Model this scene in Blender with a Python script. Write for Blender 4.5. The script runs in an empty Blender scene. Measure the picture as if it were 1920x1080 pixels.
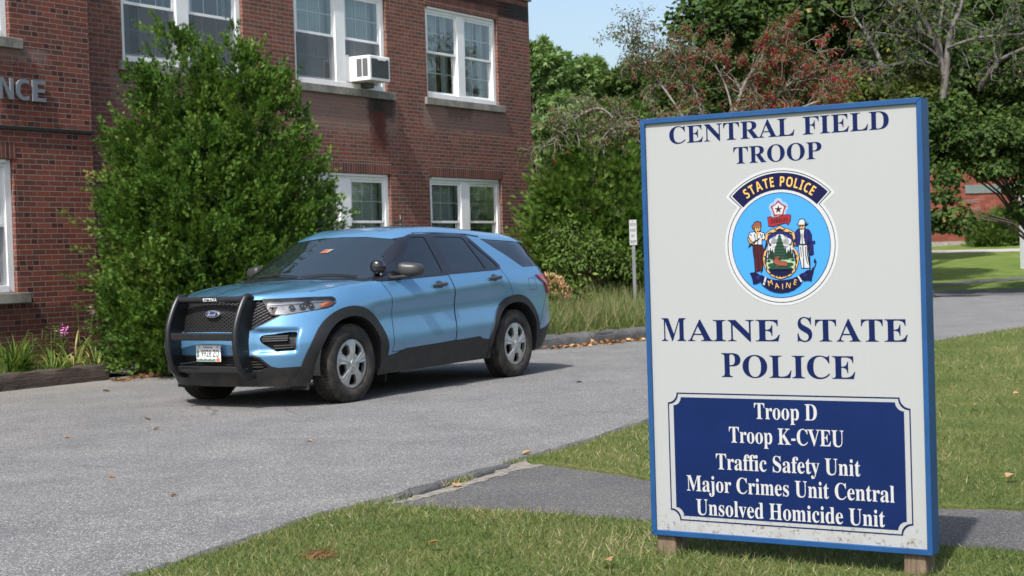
import bpy, bmesh, math, random
import numpy as np
from mathutils import Vector, Matrix
R = math.radians
scene = bpy.context.scene
COL = scene.collection

# ------------------------------------------------------------------ camera
F_PX, PITCH, ROLL, EYE = 2987.8, -0.02128, -0.030903, 1.3788
cp, sp = math.cos(PITCH), math.sin(PITCH)
cF = Vector((0, cp, sp)); cR = Vector((1, 0, 0)); cU = Vector((0, -sp, cp))
cR2 = cR * math.cos(ROLL) + cU * math.sin(ROLL)
cU2 = -cR * math.sin(ROLL) + cU * math.cos(ROLL)
cam_d = bpy.data.cameras.new('camera'); cam = bpy.data.objects.new('camera', cam_d); COL.objects.link(cam)
M = Matrix((cR2, cU2, -cF)).transposed().to_4x4(); M.translation = Vector((0, 0, EYE))
cam.matrix_world = M
cam_d.sensor_width = 36; cam_d.lens = 36 * F_PX / 1920; cam_d.clip_end = 3000; cam_d.clip_start = .05
cam_d.dof.use_dof = True; cam_d.dof.focus_distance = 9.5; cam_d.dof.aperture_fstop = 7.0
scene.camera = cam

# world axes of the place: s runs along the drive, the facade and the car; n points from the building to the lawn
US = Vector((0.5231, 0.8523, 0)); NN = Vector((0.8523, -0.5231, 0)); AX = math.atan2(.8523, .5231)
def sn(s, n, z=0.0):
    p = US * s + NN * n; return Vector((p.x, p.y, z))

# ------------------------------------------------------------------ light
SUN_EL, SUN_AZ = R(53), R(9)
sd = (-US * math.cos(SUN_AZ) + NN * math.sin(SUN_AZ)) * math.cos(SUN_EL) + Vector((0, 0, math.sin(SUN_EL)))
sun_d = bpy.data.lights.new('sun', 'SUN'); sun_d.energy = 4.4; sun_d.angle = R(1.2); sun_d.color = (1, .98, .95)
sun = bpy.data.objects.new('sun', sun_d); COL.objects.link(sun); sun.rotation_euler = sd.to_track_quat('Z', 'Y').to_euler()
world = bpy.data.worlds.new('World'); scene.world = world; world.use_nodes = True
wn = world.node_tree; bg = wn.nodes['Background']
sky = wn.nodes.new('ShaderNodeTexSky'); sky.sky_type = 'NISHITA'; sky.sun_disc = False
sky.sun_elevation = SUN_EL; sky.sun_rotation = math.atan2(sd.x, sd.y)
sky.air_density = 1.0; sky.dust_density = 3.2; sky.ozone_density = 1.0
wn.links.new(sky.outputs[0], bg.inputs[0]); bg.inputs[1].default_value = .15
scene.view_settings.view_transform = 'Standard'; scene.view_settings.look = 'None'
scene.view_settings.exposure = 0.50; scene.view_settings.gamma = 1
scene.cycles.max_bounces = 6; scene.cycles.transparent_max_bounces = 12

# ------------------------------------------------------------------ helpers
class MB:
    """collects polygons; build() links them as one mesh object"""
    def __init__(s): s.v = []; s.f = []; s.mi = []
    def add(s, vs, fs, mi=0):
        o = len(s.v); s.v += [tuple(p) for p in vs]; s.f += [tuple(i + o for i in f) for f in fs]; s.mi += [mi] * len(fs); return s
    def box(s, x0, x1, y0, y1, z0, z1, mi=0):
        return s.add([(x0,y0,z0),(x1,y0,z0),(x1,y1,z0),(x0,y1,z0),(x0,y0,z1),(x1,y0,z1),(x1,y1,z1),(x0,y1,z1)],
                     [(0,3,2,1),(4,5,6,7),(0,1,5,4),(1,2,6,5),(2,3,7,6),(3,0,4,7)], mi)
    def quad(s, a, b, c, d, mi=0): return s.add([a, b, c, d], [(0,1,2,3)], mi)
    def tube(s, pts, rad, seg=8, cap=True, mi=0):
        pts = [Vector(p) for p in pts]; n = len(pts)
        if not hasattr(rad, '__len__'): rad = [rad] * n
        vs = []; fs = []; prev = None
        for i, p in enumerate(pts):
            t = (pts[min(i+1, n-1)] - pts[max(i-1, 0)]);
            if t.length < 1e-9: t = Vector((0,0,1))
            t.normalize()
            if prev is None:
                a = t.orthogonal().normalized()
            else:
                a = prev - t * prev.dot(t)
                a = a.normalized() if a.length > 1e-6 else t.orthogonal().normalized()
            prev = a; b = t.cross(a)
            for k in range(seg):
                w = 2 * math.pi * k / seg; vs.append(p + (a * math.cos(w) + b * math.sin(w)) * rad[i])
        for i in range(n - 1):
            for k in range(seg):
                k2 = (k + 1) % seg; fs.append((i*seg+k, i*seg+k2, (i+1)*seg+k2, (i+1)*seg+k))
        if cap: fs.append(tuple(range(seg-1, -1, -1))); fs.append(tuple((n-1)*seg+k for k in range(seg)))
        return s.add(vs, fs, mi)
    def lathe(s, prof, seg=32, axis='y', cen=(0,0,0), mi=0):
        """prof: (r, h) pairs turned round an axis through cen"""
        vs = []; fs = []
        for r, h in prof:
            for k in range(seg):
                w = 2*math.pi*k/seg; a, b = r*math.cos(w), r*math.sin(w)
                q = {'y': (a, h, b), 'z': (a, b, h), 'x': (h, a, b)}[axis]
                vs.append((q[0]+cen[0], q[1]+cen[1], q[2]+cen[2]))
        for i in range(len(prof)-1):
            for k in range(seg):
                k2 = (k+1) % seg; fs.append((i*seg+k, i*seg+k2, (i+1)*seg+k2, (i+1)*seg+k))
        return s.add(vs, fs, mi)
    def prism(s, poly, w0, w1, axis='y', mi=0):
        """poly of 2-D points extruded between w0 and w1 along axis"""
        def P(p, w): return {'y': (p[0], w, p[1]), 'x': (w, p[0], p[1]), 'z': (p[0], p[1], w)}[axis]
        n = len(poly); vs = [P(p, w0) for p in poly] + [P(p, w1) for p in poly]
        fs = [tuple(range(n)), tuple(range(2*n-1, n-1, -1))] + [(i, i+n, (i+1) % n + n, (i+1) % n) for i in range(n)]
        return s.add(vs, fs, mi)
    def build(s, name, mats, parent=None, smooth=False, bevel=0, fixn=True):
        me = bpy.data.meshes.new(name); me.from_pydata(s.v, [], s.f)
        if not isinstance(mats, (list, tuple)): mats = [mats]
        for m in mats: me.materials.append(m)
        if len(mats) > 1: me.polygons.foreach_set('material_index', s.mi)
        if fixn:
            bm = bmesh.new(); bm.from_mesh(me); bmesh.ops.recalc_face_normals(bm, faces=bm.faces); bm.to_mesh(me); bm.free()
        o = link(name, me, parent)
        if smooth: shade(me, smooth)
        if bevel:
            b = o.modifiers.new('bevel', 'BEVEL'); b.width = bevel; b.segments = 2; b.limit_method = 'ANGLE'; b.angle_limit = R(40)
        return o
def shade(me, ang=True):
    me.polygons.foreach_set('use_smooth', [True] * len(me.polygons))
    if ang is not True: me.set_sharp_from_angle(angle=R(ang))
def link(name, me, parent=None):
    o = bpy.data.objects.new(name, me); COL.objects.link(o)
    if parent is not None: o.parent = parent
    return o
def thing(name, label, cat, loc=(0,0,0), rz=0, group=None):
    o = bpy.data.objects.new(name, None); COL.objects.link(o); o.location = loc; o.rotation_euler = (0,0,rz)
    o.empty_display_size = .2
    return tag(o, label, cat, group)
def tag(o, label, cat, group=None, kind=None):
    if label: o['label'] = label
    if cat: o['category'] = cat
    if group: o['group'] = group
    if kind: o['kind'] = kind
    return o
def struct(o): o['kind'] = 'structure'; return o

# node helpers
class NT:
    def __init__(s, name):
        s.m = bpy.data.materials.new(name); s.m.use_nodes = True; s.t = s.m.node_tree; s.b = s.t.nodes['Principled BSDF']
    def n(s, typ, **kw):
        nd = s.t.nodes.new('ShaderNode' + typ)
        for k, v in kw.items(): setattr(nd, k, v)
        return nd
    def l(s, a, b): s.t.links.new(a, b); return s
    def set(s, sock, v):
        i = s.b.inputs[sock]
        if hasattr(v, 'is_output'): s.l(v, i)
        else: i.default_value = (*v, 1) if isinstance(v, (tuple, list)) and len(v) == 3 else v
        return s
    def coord(s, kind='Object'): return s.n('TexCoord').outputs[kind]
    def math(s, op, a, b=None, c=None, clamp=False):
        nd = s.n('Math', operation=op); nd.use_clamp = clamp
        for i, v in enumerate((a, b, c)):
            if v is None: continue
            if hasattr(v, 'is_output'): s.l(v, nd.inputs[i])
            else: nd.inputs[i].default_value = v
        return nd.outputs[0]
    def noise(s, vec, scale, detail=3, rough=.55, dist=0, dim='3D'):
        nd = s.n('TexNoise'); nd.noise_dimensions = dim; nd.inputs['Scale'].default_value = scale; nd.inputs['Detail'].default_value = detail
        nd.inputs['Roughness'].default_value = rough; nd.inputs['Distortion'].default_value = dist
        if vec is not None: s.l(vec, nd.inputs['Vector'])
        return nd.outputs['Fac']
    def ramp(s, fac, stops, interp='LINEAR'):
        nd = s.n('ValToRGB'); nd.color_ramp.interpolation = interp; e = nd.color_ramp.elements
        while len(e) < len(stops): e.new(.5)
        for q, (p, c) in zip(e, stops): q.position = p; q.color = (*c, 1) if len(c) == 3 else c
        s.l(fac, nd.inputs[0]); return nd.outputs[0]
    def mix(s, fac, a, b, mode='MIX'):
        nd = s.n('Mix', data_type='RGBA', blend_type=mode); nd.clamp_factor = True
        for sock, v in ((nd.inputs[0], fac), (nd.inputs[6], a), (nd.inputs[7], b)):
            if hasattr(v, 'is_output'): s.l(v, sock)
            else: sock.default_value = (*v, 1) if isinstance(v, (tuple, list)) and len(v) == 3 else v
        return nd.outputs[2]
    def smooth(s, v, a, b):
        nd = s.n('MapRange', interpolation_type='SMOOTHSTEP'); s.l(v, nd.inputs[0]); nd.inputs[1].default_value = a; nd.inputs[2].default_value = b
        return nd.outputs[0]
    def bump(s, h, strength=.3, dist=.01):
        nd = s.n('Bump'); nd.inputs['Strength'].default_value = strength; nd.inputs['Distance'].default_value = dist
        s.l(h, nd.inputs['Height']); s.l(nd.outputs[0], s.b.inputs['Normal']); return s
def plain(name, col, rough=.6, metal=0, spec=.5, coat=0, var=0, scale=8, bump=0, bscale=60):
    t = NT(name); t.set('Roughness', rough).set('Metallic', metal).set('Specular IOR Level', spec).set('Coat Weight', coat)
    if coat: t.set('Coat Roughness', .03)
    if var:
        f = t.noise(t.coord(), scale, 4); t.set('Base Color', t.ramp(f, [(.3, [c*(1-var) for c in col]), (.7, [min(1, c*(1+var)) for c in col])]))
    else: t.set('Base Color', col)
    if bump: t.bump(t.noise(t.coord(), bscale, 3), bump, .004)
    return t.m

# ------------------------------------------------------------------ text
def bold(txt, serif=True):
    out = ''
    for ch in txt:
        if 'A' <= ch <= 'Z': out += chr((0x1D400 if serif else 0x1D5D4) + ord(ch) - 65)
        elif 'a' <= ch <= 'z': out += chr((0x1D41A if serif else 0x1D5EE) + ord(ch) - 97)
        elif '0' <= ch <= '9': out += chr((0x1D7CE if serif else 0x1D7EC) + ord(ch) - 48)
        else: out += ch
    return out
def glyphs(txt, ext=0):
    """outline of a text as vertices and faces (x along, y up), height units = size 1"""
    c = bpy.data.curves.new('tmp', 'FONT'); c.body = txt; c.size = 1; c.resolution_u = 5; c.extrude = ext
    o = bpy.data.objects.new('tmp', c); COL.objects.link(o)
    dg = bpy.context.evaluated_depsgraph_get(); dg.update()
    me = bpy.data.meshes.new_from_object(o.evaluated_get(dg))
    v = np.array([p.co[:] for p in me.vertices]).reshape(-1, 3); f = [tuple(p.vertices) for p in me.polygons]
    bpy.data.objects.remove(o); bpy.data.meshes.remove(me); bpy.data.curves.remove(c)
    return v, f
def cap_height(serif):
    v, _ = glyphs(bold('H', serif)); return v[:, 1].max()
def text_into(mb, txt, x0, x1, zb, cap, y=0, serif=True, wrap=None, mi=0, raw=False, squash=None):
    """fits txt to x0..x1 with capitals of height cap standing on zb, laid in the plane y"""
    v, f = glyphs(txt if raw else bold(txt, serif))
    a, b = v[:, 0].min(), v[:, 0].max()
    ch = cap_height(serif) if not raw else v[:, 1].max()
    X = x0 + (v[:, 0] - a) / (b - a) * (x1 - x0); Z = zb + v[:, 1] / ch * cap
    if wrap: P = [wrap(p, q) for p, q in zip(X, Z)]
    else: P = [(p, y, q) for p, q in zip(X, Z)]
    mb.add(P, f, mi)

# numpy mesh of many copies of one small template (leaves, blades, berries)
def copies(name, tv, tf, pos, g, nrm, size, mats, parent=None, var=None, smooth=False, mi=None):
    """tv in (side, along, normal) axes; g: growth directions, nrm: approximate normals, size: scalar or array"""
    pos = np.asarray(pos, float); N = len(pos); tv = np.asarray(tv, float); m = len(tv); tf = np.asarray(tf, int)
    g = g / (np.linalg.norm(g, axis=1, keepdims=True) + 1e-9)
    nr = nrm - g * np.sum(nrm * g, axis=1, keepdims=True); nr = nr / (np.linalg.norm(nr, axis=1, keepdims=True) + 1e-9)
    sd_ = np.cross(g, nr); size = np.broadcast_to(np.asarray(size, float), (N,)) if np.ndim(size) < 2 else size
    if size.ndim == 1: size = np.stack([size] * 3, 1)
    V = pos[:, None] + tv[None, :, 0:1]*size[:, None, 0:1]*sd_[:, None] + tv[None, :, 1:2]*size[:, None, 1:2]*g[:, None] + tv[None, :, 2:3]*size[:, None, 2:3]*nr[:, None]
    Fc = (tf[None] + (np.arange(N) * m)[:, None, None]).reshape(-1, tf.shape[1])
    me = np_mesh(name, V.reshape(-1, 3), Fc)
    for mt in (mats if isinstance(mats, (list, tuple)) else [mats]): me.materials.append(mt)
    if var is None: var = np.random.default_rng(len(pos)).random(N)
    at = me.attributes.new('var', 'FLOAT', 'POINT'); at.data.foreach_set('value', np.repeat(np.asarray(var, np.float32), m))
    if smooth: me.polygons.foreach_set('use_smooth', np.ones(len(Fc), bool))
    return link(name, me, parent)
def np_mesh(name, V, Fc):
    me = bpy.data.meshes.new(name); k = Fc.shape[1]
    me.vertices.add(len(V)); me.vertices.foreach_set('co', np.ascontiguousarray(V, np.float32).ravel())
    me.loops.add(Fc.size); me.loops.foreach_set('vertex_index', np.ascontiguousarray(Fc, np.int32).ravel())
    me.polygons.add(len(Fc)); me.polygons.foreach_set('loop_start', np.arange(0, Fc.size, k, dtype=np.int32))
    me.polygons.foreach_set('loop_total', np.full(len(Fc), k, np.int32))
    me.update(calc_edges=True); return me
# ------------------------------------------------------------------ setting materials
def brick_mat(name, tones, mortar, bw=.213, rh=.0677, vert=False, stains=(), mw=.011, off=.5):
    t = NT(name); co = t.coord(); sx = t.n('SeparateXYZ'); t.l(co, sx.inputs[0])
    X = t.math('ADD', sx.outputs[0], sx.outputs[1]); Z = sx.outputs[2]
    a, b = (Z, X) if vert else (X, Z)
    # wobble so the joints are not ruler straight
    wob = t.math('MULTIPLY_ADD', t.noise(co, 9, 2), .010, -.005)
    b2 = t.math('ADD', b, wob); row = t.math('FLOOR', t.math('DIVIDE', b2, rh))
    wr = t.n('TexWhiteNoise', noise_dimensions='1D'); t.l(row, wr.inputs['W'])
    if vert: a2 = t.math('ADD', a, 0.0)
    else: a2 = t.math('ADD', a, t.math('ADD', t.math('MULTIPLY', t.math('MODULO', t.math('ABSOLUTE', row), 2), bw * off), t.math('MULTIPLY', wr.outputs[0], .035)))
    col = t.math('FLOOR', t.math('DIVIDE', a2, bw))
    # some stretchers are two headers
    cv = t.n('CombineXYZ'); t.l(col, cv.inputs[0]); t.l(row, cv.inputs[1])
    w1 = t.n('TexWhiteNoise'); t.l(cv.outputs[0], w1.inputs['Vector'])
    half = t.math('GREATER_THAN', w1.outputs['Value'], .84 if not vert else 2)
    fa = t.math('MODULO', t.math('ADD', t.math('DIVIDE', a2, bw), 1000), 1.0); fb = t.math('MODULO', t.math('ADD', t.math('DIVIDE', b2, rh), 1000), 1.0)
    hside = t.math('MULTIPLY', half, t.math('GREATER_THAN', fa, .5))
    fa2 = t.math('MULTIPLY_ADD', half, t.math('SUBTRACT', t.math('MODULO', t.math('MULTIPLY', fa, 2), 1.0), fa), fa)
    wid = t.math('MULTIPLY_ADD', half, -.5 * bw, bw)
    da = t.math('MULTIPLY', t.math('SUBTRACT', .5, t.math('ABSOLUTE', t.math('SUBTRACT', fa2, .5))), wid)
    db = t.math('MULTIPLY', t.math('SUBTRACT', .5, t.math('ABSOLUTE', t.math('SUBTRACT', fb, .5))), rh)
    d = t.math('ADD', t.math('MINIMUM', da, db), t.math('MULTIPLY_ADD', t.noise(co, 55, 2), .006, -.003))
    joint = t.smooth(d, mw * .5 + .0016, mw * .5 - .0016)
    cv2 = t.n('CombineXYZ'); t.l(col, cv2.inputs[0]); t.l(row, cv2.inputs[1]); t.l(hside, cv2.inputs[2])
    w2 = t.n('TexWhiteNoise'); t.l(cv2.outputs[0], w2.inputs['Vector'])
    n = len(tones); bc = t.ramp(w2.outputs['Value'], [(i / n, c) for i, c in enumerate(tones)], 'CONSTANT')
    fine = t.noise(co, 40, 4, .7); big = t.noise(co, .55, 4, .6)
    bc = t.mix(t.math('MULTIPLY', fine, .45), bc, (.30, .16, .11), 'MIX') if False else t.mix(.5, bc, t.ramp(fine, [(.25, (.45, .45, .45)), (.75, (1.2, 1.15, 1.1))]), 'MULTIPLY')
    mc = t.mix(t.noise(co, 3, 3), mortar, [c * .6 for c in mortar])
    c = t.mix(joint, bc, mc)
    c = t.mix(1, c, t.ramp(big, [(.3, (.84, .84, .85)), (.7, (1.1, 1.07, 1.05))]), 'MULTIPLY')
    wet = None
    for kind, x0, x1, z0, z1, amt in stains:
        nx = t.noise(co, 7, 4, .65); jx = t.math('MULTIPLY_ADD', nx, .35, -.175); x_ = t.math('ADD', X, jx); z_ = t.math('ADD', Z, t.math('MULTIPLY_ADD', t.noise(co, 11, 3), .3, -.15))
        m = t.math('MULTIPLY', t.math('MULTIPLY', t.smooth(x_, x0, x0 + .16), t.smooth(x_, x1, x1 - .16)), t.math('MULTIPLY', t.smooth(z_, z0, z0 + .45 * (z1 - z0)), t.smooth(Z, z1 + .02, z1)))
        m = t.math('MULTIPLY', m, amt, clamp=True)
        if kind == 'soot': c = t.mix(m, c, (.022, .018, .017))
        elif kind == 'rust': c = t.mix(m, c, (.10, .028, .018))
        else: c = t.mix(m, c, (.24, .17, .145))
        if kind != 'pale': wet = m
    t.set('Base Color', c).set('Roughness', .88).set('Specular IOR Level', .25)
    t.bump(t.math('ADD', t.math('MULTIPLY', joint, -1), t.math('MULTIPLY', fine, .4)), .55, .006)
    return t.m
TONES = [(.185+(c[0]*1.12+.006-.165)*.72, .074+(c[1]*1.2+.006-.062)*.7, .055+(c[2]*1.25+.006-.049)*.7) for c in [(.155,.046,.032),(.118,.036,.027),(.20,.058,.036),(.10,.037,.030),(.165,.052,.037),(.135,.040,.030),(.075,.038,.034),(.18,.055,.040),(.145,.055,.045),(.215,.075,.052),(.105,.045,.040)]]
MORT = (.29, .24, .20)
MAIN_STAINS = [('pale', 19.9, 23.0, 3.35, 4.125, .55), ('pale', 23.6, 26.7, 3.55, 4.125, .5), ('pale', 16.0, 19.0, 3.45, 4.125, .4), ('soot', 21.95, 22.9, 3.70, 4.13, .8), ('soot', 22.1, 22.6, 3.2, 4.13, .7), ('rust', 22.02, 22.62, 2.95, 3.9, .75), ('soot', 24.4, 25.4, 3.85, 4.13, .4)]
M_brick = brick_mat('brick_wall', TONES, MORT, stains=MAIN_STAINS)
WT = [(c[0]*.92, c[1]*.76, c[2]*.74) for c in TONES if c[0] > .1] + [(.075,.028,.024), (.09,.030,.025)]
M_brickw = brick_mat('brick_wall_wing', WT, (.27,.215,.18), stains=[('pale', 11.2, 13.95, 3.95, 4.16, .45), ('soot', 8, 15.2, .1, .9, .30)])
M_sold = brick_mat('brick_soldier', [(.15,.05,.037),(.17,.055,.04),(.125,.042,.034),(.19,.065,.045),(.10,.04,.034)], MORT, bw=.3, rh=.0677, vert=True)
M_stone = plain('sill_stone', (.25,.235,.20), .9, var=.35, scale=5, bump=.3)
def sill_mat():
    t = NT('window_sill_stone'); co = t.coord(); f = t.noise(co, 3, 5, .65); g = t.noise(co, 30, 3)
    c = t.ramp(f, [(.3, (.10,.095,.08)), (.5, (.22,.21,.18)), (.7, (.32,.30,.26))]); c = t.mix(.35, c, t.ramp(g, [(.3, (.5,.5,.5)), (.7, (1.2,1.2,1.2))]), 'MULTIPLY')
    t.set('Base Color', c).set('Roughness', .92); t.bump(g, .3, .004); return t.m
M_stone = sill_mat()
M_white = plain('white_paint', (.80,.80,.79), .45, var=.05, scale=4)
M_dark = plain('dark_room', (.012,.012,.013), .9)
M_coping = plain('coping_metal', (.16,.16,.17), .5, .4)
def asphalt(name, base, speck, dust=0):
    t = NT(name); co = t.coord()
    v = t.n('TexVoronoi'); v.inputs['Scale'].default_value = 130; t.l(co, v.inputs['Vector'])
    sep = t.n('SeparateColor'); t.l(v.outputs['Color'], sep.inputs[0])
    st = t.ramp(sep.outputs[0], [(0, [c*.62 for c in base]), (.3, [c*.85 for c in base]), (.6, base), (.82, [c*1.25 for c in base]), (.93, speck)], 'LINEAR')
    edge = t.smooth(v.outputs['Distance'], .55, .85); st = t.mix(edge, st, [c*.6 for c in base])
    fine = t.noise(co, 160, 3, .7); st = t.mix(.5, st, t.ramp(fine, [(.28, (.45,.45,.45)), (.72, (1.35,1.35,1.35))]), 'MULTIPLY')
    mid = t.noise(co, 1.3, 5, .6); st = t.mix(1, st, t.ramp(mid, [(.28, (.76,.76,.78)), (.72, (1.13,1.12,1.09))]), 'MULTIPLY')
    if dust:
        sx = t.n('SeparateXYZ'); t.l(co, sx.inputs[0])
        j = t.math('MULTIPLY_ADD', t.noise(co, .7, 4), 2.2, -1.1); nn_ = t.math('ADD', sx.outputs[1], j)
        m = t.math('MULTIPLY', t.smooth(nn_, 12.6, 14.6), t.math('MULTIPLY_ADD', t.noise(co, 4, 3), .6, .25))
        st = t.mix(t.math('MULTIPLY', m, .8, clamp=True), st, (.225,.20,.165))
        # tyre-darkened lane and a few tar marks
        k = t.n('TexVoronoi', feature='DISTANCE_TO_EDGE'); k.inputs['Scale'].default_value = .35
        ds = t.n('Mix', data_type='VECTOR'); ds.inputs[0].default_value = .12; t.l(co, ds.inputs[4]); nz = t.n('TexNoise'); nz.inputs['Scale'].default_value = 1.5; t.l(co, nz.inputs['Vector']); t.l(nz.outputs['Color'], ds.inputs[5]); t.l(ds.outputs[1], k.inputs['Vector'])
        cr = t.math('MULTIPLY', t.smooth(k.outputs['Distance'], .006, .0), t.smooth(t.noise(co, .5, 2), .52, .6))
        st = t.mix(t.math('MULTIPLY', cr, .55), st, (.05,.05,.05))
    t.set('Base Color', st).set('Roughness', .85).set('Specular IOR Level', .3)
    t.bump(t.math('ADD', v.outputs['Distance'], fine), .5, .006); return t.m
M_road = asphalt('road_asphalt', (.160,.159,.156), (.40,.395,.385), 1)
M_path = asphalt('path_asphalt', (.098,.095,.092), (.21,.205,.195))
M_strip = asphalt('old_asphalt', (.10,.099,.096), (.22,.21,.20))
def soil_grass(name, cols):
    t = NT(name); co = t.coord(); f = t.noise(co, 1.1, 5, .6); g = t.noise(co, 45, 4, .7)
    c = t.ramp(f, [(.3, cols[0]), (.5, cols[1]), (.72, cols[2])]); c = t.mix(.8, c, t.ramp(g, [(.25, (.4,.42,.4)), (.75, (1.4,1.35,1.2))]), 'MULTIPLY')
    t.set('Base Color', c).set('Roughness', .95).set('Specular IOR Level', .1); t.bump(g, .8, .02); return t.m
M_lawn = soil_grass('lawn_ground', [(.07,.095,.028), (.10,.125,.038), (.15,.15,.06)])
M_far = soil_grass('far_lawn_ground', [(.08,.13,.03), (.115,.165,.038), (.165,.19,.06)])
M_soil = soil_grass('bed_soil', [(.05,.04,.025), (.08,.075,.035), (.10,.09,.05)])
def leaf_mat(name, stops, rough=.55, trans=.35, spec=.10):
    t = NT(name); a = t.n('Attribute'); a.attribute_name = 'var'
    c = t.ramp(a.outputs['Fac'], stops); t.set('Base Color', c).set('Roughness', rough).set('Specular IOR Level', spec)
    tr = t.n('BsdfTranslucent'); hs = t.mix(1, c, (1.25,1.3,.7), 'MULTIPLY'); t.l(hs, tr.inputs[0])
    mx = t.n('MixShader'); mx.inputs[0].default_value = trans; out = t.t.nodes['Material Output']
    t.l(t.b.outputs[0], mx.inputs[1]); t.l(tr.outputs[0], mx.inputs[2]); t.l(mx.outputs[0], out.inputs[0]); return t.m

# ------------------------------------------------------------------ ground, drive, walks
def sheet(name, poly_sn, z, mat, skirt=0, sub=0):
    """flat sheet whose mesh lives in (s, -n) local axes so that textures follow the drive"""
    mb = MB(); n = len(poly_sn); P = [(s, -q, z) for s, q in poly_sn]
    mb.add(P, [tuple(range(n))])
    if skirt: mb.add(P + [(x, y, z - skirt) for x, y, _ in P], [(i, (i+1) % n, (i+1) % n + n, i + n) for i in range(n)])
    o = mb.build(name, mat, fixn=True); o.rotation_euler = (0, 0, AX)
    return o
def hill(s): return max(0.0, min(s, 74) - 44) * .042
def terrain():
    mb = MB(); ss = [-400, -30, 0, 20, 40, 44, 46, 50, 56, 62, 68, 74, 90, 150, 400, 1500]; ns = [-900, -200, -60, -30, -18, -10, 0, 10, 30, 60, 200, 900]
    vs = [(s, -n, hill(s) - (.06 if s < 44 else .0)) for s in ss for n in ns]; w = len(ns)
    mb.add(vs, [(i*w+j, i*w+j+1, (i+1)*w+j+1, (i+1)*w+j) for i in range(len(ss)-1) for j in range(w-1)])
    o = mb.build('ground', M_far); o.rotation_euler = (0,0,AX); struct(o); return o
terrain()
def jag(pts, step=.25, amp=.03, seed=1):
    """subdivide an outline and give it the raggedness of a real lawn edge"""
    rnd = random.Random(seed); out = []
    for (a, b), (c, d) in zip(pts, pts[1:]):
        L = math.hypot(c-a, d-b); k = max(1, int(L/step))
        for i in range(k):
            f = i/k; out.append((a+(c-a)*f + rnd.uniform(-amp, amp), b+(d-b)*f + rnd.uniform(-amp, amp)))
    out.append(pts[-1]); return out
struct(sheet('driveway', [(-25,-4.6),(-25,-14.6),(14.6,-14.6),(15,-16.2),(19.3,-16.2),(19.6,-11.6),(39.5,-11.6),(39.5,-14),(39.5,30),(29,30),(29,-4.6)], 0, M_road))
struct(sheet('old_pavement', [(39.5,-40),(39.5,30),(44.2,30),(44.6,-13),(44.4,-40)], .004, M_strip))
E_A = jag([(-15,-4.75),(0,-4.85),(5.17,-5.03),(5.8,-5.14),(6.59,-5.28),(7.02,-5.27)], .2, .02, 3)
E_A2 = jag([(7.02,-5.27),(7.0,-4.73),(7.08,-4.28),(7.03,-3.55),(6.95,-2.1),(6.93,-1.7),(6.9,8)], .12, .02, 4)
LAWN_A = E_A[:-1] + E_A2 + [(-15,8)]
E_B1 = jag([(8.1,10),(8.07,-2.0),(8.0,-2.4),(8.4,-4.26),(8.6,-4.7),(8.72,-5.0),(8.78,-5.28),(8.87,-5.40)], .12, .02, 5)
E_B2 = jag([(8.87,-5.40),(9.83,-5.46),(11.1,-5.63),(15,-6.1),(21.3,-6.37),(22.9,-6.2),(24.5,-6.0),(28.5,-5.4),(28.5,10)], .2, .025, 6)
LAWN_B = E_B1[:-1] + E_B2
struct(sheet('front_lawn', LAWN_A, .035, M_lawn, .1))
struct(sheet('side_lawn', LAWN_B, .035, M_lawn, .1))
PATH = [(6.6,-5.24),(7.02,-5.20),(7.85,-5.22),(8.6,-5.30),(8.9,-5.36),(8.9,-4.6),(8.2,-2.2),(8.3,9),(6.8,9),(6.8,-1.7),(6.85,-4.3)]
struct(sheet('footpath', PATH, .02, M_path, .08))
# sandy fringe where walk, drive and lawn meet
fr = [(6.75,-5.30),(7.4,-5.22),(7.95,-5.25),(8.5,-5.33),(8.95,-5.43),(8.95,-5.30),(8.78,-5.16),(8.45,-5.21),(7.95,-5.15),(7.35,-5.12),(6.95,-5.18)]
struct(sheet('sandy_fringe', jag(fr + fr[:1], .06, .025, 8)[:-1], .024, plain('sand', (.17,.155,.13), .95, var=.5, scale=30, bump=.6), .06))
# bank of rough ground beside the building and the bed in front of the wing
def mound(name, outline, zf, mat, step=.4):
    xs = [p[0] for p in outline]; ys = [p[1] for p in outline]; mb = MB(); nx = int((max(xs)-min(xs))/step)+1; ny = int((max(ys)-min(ys))/step)+1
    vs = []; rnd = random.Random(5)
    for i in range(nx+1):
        for j in range(ny+1):
            s = min(xs)+(max(xs)-min(xs))*i/nx; n = min(ys)+(max(ys)-min(ys))*j/ny; vs.append((s, -n, zf(s, n)))
    w = ny+1; mb.add(vs, [(i*w+j, i*w+j+1, (i+1)*w+j+1, (i+1)*w+j) for i in range(nx) for j in range(ny)])
    o = mb.build(name, mat, smooth=True); o.rotation_euler = (0,0,AX); struct(o); return o
def kerb_n(s): return -11.86 + min(max(s-20, 0), 4)*.22 if s < 24 else -10.98 - (s-24)*.05
def bank_z(s, n):
    d = kerb_n(s) - n
    return -.05 if d < 0.06 else -.05 + min(1, max(0, (s-19.5)/.9)) * (.20 + .30*min(1, d/2.2) + .25*min(1, max(0, d-2)/6))
mound('bank', [(19.6,-40),(39.4,-10.8)], bank_z, M_soil, .3)
mound('planting_bed', [(4,-16.0),(14.6,-14.62)], lambda s, n: .13 + .08*min(1, (-14.6-n)/1.0), M_soil, .3)
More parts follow.
